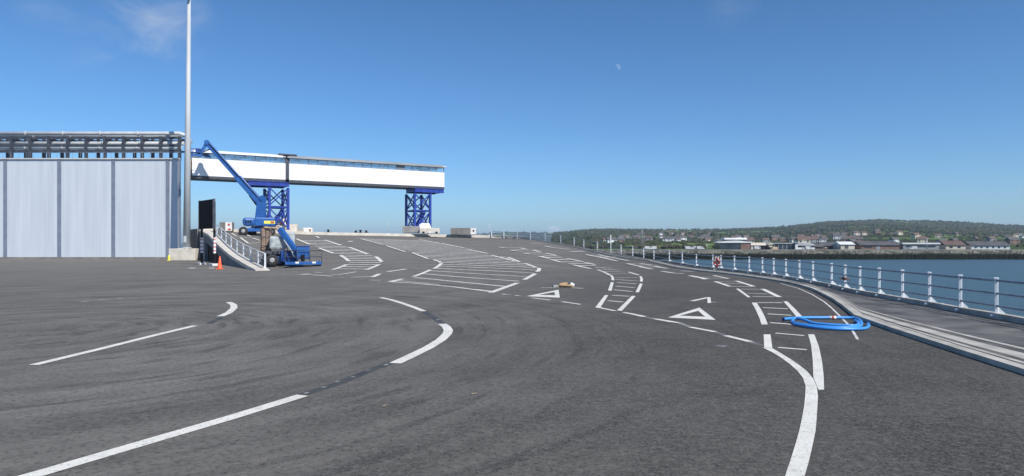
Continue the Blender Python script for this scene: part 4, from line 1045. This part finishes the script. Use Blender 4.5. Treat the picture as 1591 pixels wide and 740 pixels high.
b = MB(); b.box((X0/2+20, .02, hb+.05), (-X0, .3, .14)); b.build('roof_edge', M['galv'], bd)
rk = empty('pipe_rack', (xr-4, DB+1.2, hb), 0, 'dark steel rack with pale pipes on the roof of the grey building', 'pipe rack')
zz = lambda py: CAMZ+(HY-py)/F*(DB+1.2)-hb
xx = lambda px: (px-CX)/F*(DB+1.2)-(xr-4)
for px in (279, 250, 221, 192, 163, 134, 105, 76, 47, 18, -11):
    b = MB(); b.box((xx(px), 0, zz(212)/2), (.3,.3,zz(212))); b.box((xx(px), 2.4, zz(212)/2), (.3,.3,zz(212))); b.box((xx(px), 1.2, zz(216)), (.2,2.2,.22)); b.build('column', M['dark_steel'], rk)
xa, xb = xx(-40), xx(281)
for py, y in ((215,-.02),(226,-.02),(234,-.02),(215,2.4),(232,2.4)):
    b = MB(); b.box(((xa+xb)/2, y, zz(py)), (xb-xa, .16, .22)); b.build('rail_beam', M['dark_steel'], rk)
for py, y, r in ((207,.3,.24),(221,.9,.26),(229,.2,.22),(208,1.6,.2)):
    b = MB(); b.path([(xa, y, zz(py)), (xb-.3, y, zz(py)), (xb+.45, y+.25, zz(py)-.25), (xb+.8, y+.6, zz(py)-1.1)] if py == 207 else [(xa, y, zz(py)), (xb, y, zz(py))], r, 12)
    for px in range(-20, 270, 58): b.tube((xx(px)-.08,y,zz(py)), (xx(px)+.08,y,zz(py)), r+.06, n=12)
    b.build('pipe', M['galv'], rk)
b = MB(); b.tube((xa, -.15, zz(237)), (xb, -.15, zz(237)), .03, n=6)
for px in range(-30, 280, 12): b.tube((xx(px),-.15,0), (xx(px),-.15,zz(237)), .02, n=5)
b.build('hand_rail', M['rail_grey'], rk)
# tan cabin at the landing between building and walkway
p0, r_c = frame_at(291, 79.6); s = 79.6/F
lc = empty('landing_cabin', (p0.x, p0.y+1.1, CAMZ+(HY-264)*s), rz, 'small sand coloured cabin at the start of the white walkway', 'cabin')
b = MB(); b.box((0,0,.65), (1.0,2.2,1.3), bev=.04); b.build('body', M['sand'], lc)
b = MB(); b.box((0,0,-.35), (1.1,2.3,.7)); b.build('floor_beam', M['dark_steel'], lc)
b = MB(); b.box((.2,-1.12,.8), (.4,.03,.45)); b.build('window', M['far_glass'], lc)

# ------------------------------------------------------------------ blue water pipe coil and timber on the asphalt
def coil(cx_, cy_, ax, ay, rot, ph, zoff, n=60, a0=0., a1=2*math.pi):
    out = []
    for i in range(n+1):
        a = a0+(a1-a0)*i/n; x, y = ax*math.cos(a), ay*math.sin(a)
        c, s_ = math.cos(rot), math.sin(rot); q = Vector((cx_+x*c-y*s_, cy_+x*s_+y*c, 0)); q.z = zoff+.02*math.sin(3*a+ph); out.append(q)
    return out
wp = empty('water_pipe', (8, 17, 0), 0, 'loops of bright blue plastic pipe lying across the lane markings', 'pipe')
q = lambda x, y, dz=.045: (P(*z5.p((x, y)))+Vector((0,0,dz)))
ends = [q(724,421,.06), q(800,413,.06), q(900,407,.06), q(1000,405,.05), q(1100,404,.05), q(1200,404,.05), q(1305,406), q(1335,413), q(1358,430), q(1370,453), q(1355,478), q(1305,487), q(1200,489), q(1100,484), q(1000,476), q(900,464), q(830,450), q(790,440), q(815,428,.13), q(900,440,.1), q(960,450), q(1050,459), q(1150,466), q(1305,473), q(1345,463), q(1340,440), q(1310,428)]
def smooth(p, it=3):
    for _ in range(it):
        o = [p[0]]
        for a, c in zip(p, p[1:]): o += [a*.75+c*.25, a*.25+c*.75]
        p = o+[p[-1]]
    return p
b = MB(); b.path(smooth(ends, 2), .036, 10); o = b.build('pipe', M['pipe_blue'])
loc(o, wp)
e2 = [Vector((v.x+.05, v.y-.13, v.z+.0)) for v in (q(775,452), q(860,468), q(950,480), q(1060,489), q(1180,494), q(1305,492), q(1365,486), q(1388,466), q(1378,450))]
b = MB(); b.path(smooth(e2, 2), .036, 10); loc(b.build('pipe', M['pipe_blue']), wp)
b = MB(); a, c = ends[4], ends[5]; b.tube(a, a+(c-a)*.55,   .040, n=12); loc(b.build('label_sleeve', M['white_paint'], None), wp)
b = MB(); b.tube(a+(c-a)*.2, a+(c-a)*.36, .042, n=12); loc(b.build('red_print', M['red'], None), wp)
b = MB(); a = ends[0]; c = ends[1]; b.tube(a-(c-a)*.02, a+(c-a)*.06, .039, n=12); loc(b.build('pipe_end', M['lift_blue_dark'], None), wp)
tp = empty('timber_offcuts', P(878, 446.5), .1, 'small heap of broken pale timber boards on the asphalt', 'timber')
for i, (x, y, z, l, a) in enumerate([(-.2,0,.04,.6,.15),(.15,.1,.04,.5,-.35),(0,-.08,.10,.6,.02),(-.08,.05,.16,.4,.5),(-.02,.2,.04,.65,-.05)]):
    b = MB(); b.box((x,y,z), (l,.14,.07), Matrix.Rotation(a,4,'Z') @ Matrix.Rotation(.08*(i%3-1),4,'Y'), bev=.008); b.build('board', M['wood'], tp)
p = P(888.5, 446); b = MB(); b.box((0,0,.08), (.2,.1,.2), Matrix.Rotation(.5,4,'Y') @ Matrix.Rotation(.3,4,'Z'), bev=.03); b.box((-.05,.03,.04), (.3,.16,.06), .4, bev=.02); o = b.build('plastic_sack', M['white_paint']); o.location = (p.x, p.y, p.z); tag(o, 'crumpled white sack beside the timber boards', 'sack')
p = P(863, 447); b = MB(); b.box((0,0,.06), (.26,.18,.12), .3, bev=.03); o = b.build('rubble_lump', M['concrete_grey']); o.location = p; tag(o, 'small grey lump of rubble left of the timber boards', 'rubble')
litter = [(736,612),(597,631),(686,432),(548,575)]
for i, (px, py) in enumerate(litter[:2]):
    p = P(px, py); b = MB(); b.box((0,0,.004), (.07-.02*i,.03,.008), .4+i, bev=.002); b.box((.03,.01,.009), (.03,.02,.008), 1.1, bev=.002); o = b.build('timber_chip', M['chip']); o.location = (p.x, p.y, .002)
    tag(o, ['small pale wood chip lying alone mid foreground asphalt', 'tiny wood chip near the long white line'][i], 'wood chip', 'chips on the asphalt')

# ------------------------------------------------------------------ far shore buildings
DF = 268.; sf = DF/F; ZF = -.75
def fb(px0, px1, y0, y1, d=DF):
    s_ = d/F; return (px0-CX)*s_, (px1-CX)*s_, CAMZ+(HY-y0)*s_, CAMZ+(HY-y1)*s_
def far_building(name, label, px0, px1, ytop, wallm, roofm, kind='flat', d=DF, dep=12, bands=(), roofh=.6, zbase=None, cat='building'):
    x0, x1, zt, _ = fb(px0, px1, ytop, 0, d); zb = ZF if zbase is None else zbase; w = x1-x0; h = zt-zb
    o = empty(name, ((x0+x1)/2, d+dep/2, zb), -(px0+px1-2*CX)/2/F*.4, label, cat)
    rh = roofh
    b = MB(); b.box((0,0,(h-rh)/2-.5), (w,dep,h-rh+1)); b.build('wall', wallm, o)
    b = MB()
    if kind == 'flat': b.box((0,0,h-rh/2), (w+.8,dep+.8,rh), bev=.08)
    elif kind == 'gable': b.prism([(-w/2-.3,-dep/2-.4,h-rh),(-w/2-.3,dep/2+.4,h-rh),(-w/2-.3,0,h)], (w+.6,0,0))
    elif kind == 'gable_front': b.prism([(-w/2-.4,-dep/2-.3,h-rh),(w/2+.4,-dep/2-.3,h-rh),(0,-dep/2-.3,h)], (0,dep+.6,0))
    elif kind == 'curve':
        pts_ = [(-w/2-.5+ (w+1)*i/12, -dep/2-.4, h-rh+.2+ (rh-.2)*math.sin(math.pi*i/12)) for i in range(13)]; b.prism(pts_+[(w/2+.5,-dep/2-.4,h-rh),(-w/2-.5,-dep/2-.4,h-rh)], (0,dep+.8,0))
    b.build('roof', roofm, o)
    for (nm, u0, u1, v0, v1, m_) in bands:
        b = MB(); b.box((-w/2+w*(u0+u1)/2, -dep/2-.03, (h-rh)*(v0+v1)/2), (w*(u1-u0), .1, (h-rh)*(v1-v0))); b.build(nm, m_, o)
    return o
far_building('pavilion', 'low dark glazed pavilion base with a white overhanging roof on the far shore', 1122, 1169, 374, M['far_glass'], M['far_white'], 'curve', bands=[('brick_panel',.68,.98,.0,.95,M['brick'])], roofh=.9)
far_building('roof_lantern', 'white topped upper storey on the pavilion with the overhanging roof', 1129, 1160, 369.8, M['far_glass'], M['far_white'], 'flat', d=271, dep=7, roofh=.7, zbase=2.2)
far_building('shed', 'long brick shed with a cream roof across the water', 1159, 1199, 377.2, M['brick'], M['far_cream'], 'gable', bands=[('door',.3,.36,0,.8,M['far_white']),('window',.5,.9,.4,.7,M['slate'])], roofh=1.1)
far_building('gable_house', 'narrow cream gabled house between the brick shed and the glass office', 1197.5, 1203.5, 376.5, M['far_cream'], M['far_cream'], 'gable_front', d=266, roofh=1.0)
far_building('office_building', 'dark glass fronted office with a pale flat roof', 1203, 1237, 377.5, M['far_glass'], M['far_grey'], 'flat', bands=[('mullion',q,q+.03,.02,.98,M['far_grey']) for q in (.12,.3,.48,.66,.84)], roofh=.5)
far_building('stair_tower', 'narrow white stair tower beside the glass office', 1237.5, 1241, 376.8, M['far_white'], M['far_grey'], 'flat', d=266, dep=5, roofh=.3)
far_building('warehouse', 'grey warehouse with a white lower front right of the stair tower', 1242, 1270, 378, M['slate'], M['far_grey'], 'gable', bands=[('white_front',.04,.97,.02,.52,M['far_white'])], roofh=1.0)
far_building('terrace_house', 'dark brown house right of the grey warehouse', 1271, 1283, 378.5, M['brick'], M['slate'], 'gable', d=272, roofh=1.4, bands=[('window',.2,.4,.4,.8,M['far_glass']),('window',.6,.8,.4,.8,M['far_glass'])])
far_building('terrace_house', 'brick house pair with grey roof and a white gable between', 1284, 1310, 376, M['brick'], M['slate'], 'gable', d=280, roofh=1.7, bands=[('window',.1,.2,.4,.8,M['far_white']),('window',.35,.45,.4,.8,M['far_glass']),('window',.7,.8,.4,.8,M['far_white'])])
far_building('terrace_house', 'cream house with a white roof beyond the last railing posts', 1312, 1332, 375.5, M['far_cream'], M['far_white'], 'gable', roofh=1.2, bands=[('window',.3,.55,.2,.8,M['slate'])])
far_building('warehouse', 'wide brick warehouse with slate roof, farthest row at right', 1345, 1400, 375, M['brick'], M['slate'], 'gable', roofh=1.6, bands=[('door',.4,.5,0,.8,M['far_grey']),('window',.1,.3,.4,.8,M['far_glass'])])
far_building('warehouse', 'pale flat roofed warehouse in the far right row', 1412, 1462, 377.5, M['far_grey'], M['far_white'], 'flat', bands=[('window',.08,.9,.45,.75,M['far_glass'])])
far_building('terrace_house', 'red roofed cream house near the right end of the far row', 1478, 1505, 374, M['far_cream'], M['tile_red'], 'gable', roofh=1.8, bands=[('window',.2,.35,.35,.8,M['far_glass']),('window',.6,.75,.35,.8,M['far_glass'])])
far_building('terrace_house', 'long slate roofed white terrace at the right end of the far row', 1520, 1572, 375, M['far_white'], M['slate'], 'gable', roofh=1.7, bands=[('window',q,q+.05,.35,.8,M['far_glass']) for q in (.1,.25,.4,.55,.7,.85)])
# vehicles on the far quay
def van_mesh():
    t = empty('parked_van', (0,0,0))
    b = MB(); b.prism([(-2.4,-.95,.45),(2.4,-.95,.45),(2.45,-.95,1.1),(1.75,-.95,1.3),(1.25,-.95,2.15),(-2.4,-.95,2.2)], (0,1.9,0)); b.build('body', M['van_white'], t)
    b = MB(); b.prism([(1.28,-.97,1.35),(1.68,-.97,1.35),(1.25,-.97,1.95),(.5,-.97,1.95),(.5,-.97,1.35)], (0,1.94,0)); b.build('window', M['far_glass'], t)
    for x in (-1.5,1.5):
        for y in (-.8,.8): b = MB(); b.lathe([(.2,-.12),(.36,-.12),(.36,.12),(.2,.12)], (x,y,.36), 12, 'Y'); b.build('wheel', M['rubber'], t)
    return t
v0 = van_mesh(); lab = ['white van in front of the brick shed with the cream roof','white van leftmost on the far quay below the wooded hill','white van beside the leftmost one on the far quay','first white van in the row left of the pavilion','middle white van in the row left of the pavilion','last white van in the row left of the pavilion','white van parked before the grey warehouse','white van at the far right of the far quay']
for i, (px, d) in enumerate([(1177,262),(1007,262),(1014,264),(1070,262),(1079,263),(1088,262),(1256,260),(1418,260)]):
    o = v0 if i == 0 else copy_tree(v0); k = (px-CX)/F; o.location = (k*d, d, -.72); o.scale = (.6,.6,.6); o.rotation_euler.z = (0, .1, 3.2, .05, 3.1, 0, .1, 3.0)[i]; tag(o, lab[i], 'van', 'white vans on the far quay')
b = MB(); t = empty('parked_car', ((1190-CX)/F*262, 262, -.72), 0, 'black car parked before the brick shed', 'car')
b.prism([(-2.1,-.85,.35),(2.1,-.85,.35),(2.1,-.85,.8),(1.2,-.85,.95),(.6,-.85,1.42),(-1.2,-.85,1.42),(-1.9,-.85,.95),(-2.1,-.85,.85)], (0,1.7,0)); b.build('body', M['black'], t)
for x in (-1.3,1.3): b = MB(); b.lathe([(.2,-.9),(.33,-.9),(.33,.9),(.2,.9)], (x,0,.33), 12, 'Y'); b.build('wheel', M['rubber'], t)
p = MB(); p.box((0,0,.5), (2.0,.5,1.0), bev=.08); o = p.build('barrier_block', M['sand']); o.location = ((1204-CX)/F*258, 258, -.7); tag(o, 'small sand coloured barrier before the narrow cream gable', 'barrier')
# lattice mast and lamp posts over there
lm = empty('lattice_mast', ((997.5-CX)/F*300, 300, -.8), .4, 'pale thin lattice mast before the wooded hill', 'mast')
Hm = CAMZ+(HY-357)/F*300+.8
for sx_ in (-1,1):
    for sy_ in (-1,1): MB().tube((.55*sx_,.55*sy_,0), (.16*sx_,.16*sy_,Hm), .07, .05, 5).build('leg', M['far_grey'], lm)
b = MB(); n = 12
for i in range(n):
    z0, z1 = Hm*i/n, Hm*(i+1)/n; r0_, r1_ = .55-.39*i/n, .55-.39*(i+1)/n
    for (a, c) in (((-1,-1),(1,-1)),((1,-1),(1,1)),((1,1),(-1,1)),((-1,1),(-1,-1))): b.tube((a[0]*r0_,a[1]*r0_,z0), (c[0]*r1_,c[1]*r1_,z1), .04, n=4)
b.build('lattice_bracing', M['far_grey'], lm)
for i, (px, y, l) in enumerate([(1302,372,'pale lamp post standing before the brick house pair'),(1098,380,'lamp post left of the pavilion on the far quay'),(1247,373,'lamp post before the grey warehouse'),(1440,371,'lamp post before the pale flat warehouse')]):
    d = 259.; t = empty('street_lamp', ((px-CX)/F*d, d, -.75), 0, l, 'street lamp', 'street lamps on the far quay'); h = CAMZ+(HY-y)/F*d+.75
    MB().tube((0,0,0), (0,0,h), .12, .07, 6).build('pole', M['galv'], t); MB().beam((0,0,h), (1.0,0,h+.1), .12, .1).build('lamp_head', M['galv'], t)

# houses of the town on the lower slope
def house_proto(wm, rm):
    t = empty('town_house', (0,0,0)); w, dp_, h, rh = 9., 7., 4.6, 2.6
    MB().box((0,0,h/2-1), (w,dp_,h+2)).build('wall', wm, t)
    r = MB().prism([(-w/2-.3,-dp_/2-.4,h),(-w/2-.3,dp_/2+.4,h),(-w/2-.3,0,h+rh)], (w+.6,0,0)).build('roof', rm, t)
    MB().box((w*.36,0,h+rh), (.8,.7,1.8)).build('chimney', M['brick'], r)
    for x in (-.3,.3):
        for z in (1.3,3.4): MB().box((x*w,-dp_/2-.03,z), (1.3,.1,1.2)).build('window', M['far_glass'], t)
    return t
KINDS = [(M['far_white'], M['slate'], 'white rendered town house with slate roof among the trees'), (M['far_cream'], M['tile_red'], 'cream town house with brownish red roof among the trees'), (M['brick'], M['slate'], 'brick town house with dark roof among the trees'), (M['far_grey'], M['tile_red'], 'grey town house with red tiled roof among the trees')]
protos = [None]*4; rs = random.Random(3); placed = []
while len(placed) < 120:
    px = rs.choice([rs.uniform(930,1125), rs.uniform(960,1120), rs.uniform(1020,1330), rs.uniform(1240,1590)]); d = rs.uniform(480, 1350) if px < 1130 else rs.uniform(420, 900)
    x = (px-CX)/F*d
    if any((x-a)**2+(d-c)**2 < 150 for a, c in placed): continue
    placed.append((x, d)); k = rs.choice((0,0,0,1,1,2,2,3))
    if protos[k] is None: o = protos[k] = house_proto(*KINDS[k][:2])
    else: o = copy_tree(protos[k])
    o.location = (x, d, hz(px, d)-.2); o.rotation_euler.z = rs.uniform(-.5,.5); sc_ = rs.uniform(.5,.8); o.scale = (sc_, sc_, sc_)
    tag(o, KINDS[k][2], 'house', KINDS[k][2].split(' among')[0]+'s of the hillside town')

# ------------------------------------------------------------------ woodland
def clump_mesh(name, pts_, m, seed):
    rs = np.random.RandomState(seed); bm = bmesh.new(); bmesh.ops.create_icosphere(bm, subdivisions=1, radius=1); base = np.array([v.co for v in bm.verts]); fc = np.array([[v.index for v in f.verts] for f in bm.faces]); bm.free()
    V, Fs = [], []
    for i, (x, y, z, r, h) in enumerate(pts_):
        j = base*(1+rs.uniform(-.35,.35,(len(base),1))); V.append(j*np.array([r, r, h])+np.array([x, y, z+h*.6])); Fs.append(fc+i*len(base))
    V = np.concatenate(V); Fs = np.concatenate(Fs); me = bpy.data.meshes.new(name); me.from_pydata(V.tolist(), [], Fs.tolist()); me.materials.append(m); o = bpy.data.objects.new(name, me); COL.objects.link(o); return o
rs = np.random.RandomState(5)
def wood_val(x, y): return math.sin(x*.0083+1.3)+math.sin(y*.0104+x*.004)+.8*math.sin(x*.021-y*.013)+.5*math.sin(x*.05+y*.033)
woods, bare = [], []
tries = 0
while len(woods)+len(bare) < 17000 and tries < 120000:
    tries += 1
    px = rs.uniform(860, 1620); d = rs.uniform(360, 2080)**1.0; x = (px-CX)/F*d; v = wood_val(x, d); sk = d/2000
    th = .75 if sk < .55 else .25
    if d < 700: th = .75
    if 1040 < px < 1340 and .2 < sk < .62: th = 1.25
    if px > 1230 and sk > .72: th = -1.0
    if px < 960 and sk > .3: th = -.6
    if v < th and rs.rand() > .06: continue
    r = rs.uniform(1.3, 3.0)*(.7 if d < 700 else 1 if d < 1000 else 1.35); h = r*rs.uniform(.7,1.1)
    (bare if (rs.rand() < (.45 if v > 1 else .25)) else woods).append((x, d, hz(px, d)-1, r, h))
for px in np.arange(880, 1620, 2.2):                    # trees along the skyline
    if rs.rand() < .6:
        d = rs.uniform(1900, 2010); x = (px-CX)/F*d; r = rs.uniform(2,4.2); woods.append((x, d, hz(px, d)-2, r, r*rs.uniform(.6,1.3)))
for px in np.arange(900, 1600, 1.6):                    # shrubs behind the far quay
    d = rs.uniform(285, 345); x = (px-CX)/F*d; 
    if math.sin(px*.09)+math.sin(px*.031) > -.5: bare.append((x, d, -.9, rs.uniform(.7,1.7), rs.uniform(.6,1.4)))
for px in np.arange(725, 1000, 1.2):
    d = rs.uniform(3700, 4480); k = (px-CX)/F; H = CAMZ + (HY-np.interp(px, [690,725,760,790,850,900,1010], [378,367,362.5,360.8,361.5,361,362]))/F*4500
    t_ = (d-3600)/900; z = -4+(H+4)*t_; r = rs.uniform(10,20); woods.append((k*d, d, z-8, r, r*.7))
tag(clump_mesh('dark_woodland', woods, M['wood_far'], 1), 'dark green woods covering the far hillside', 'woodland', None, 'stuff')
tag(clump_mesh('bare_woodland', bare, M['wood_bare'], 2), 'brown leafless trees of the far hillside and shore', 'woodland', None, 'stuff')
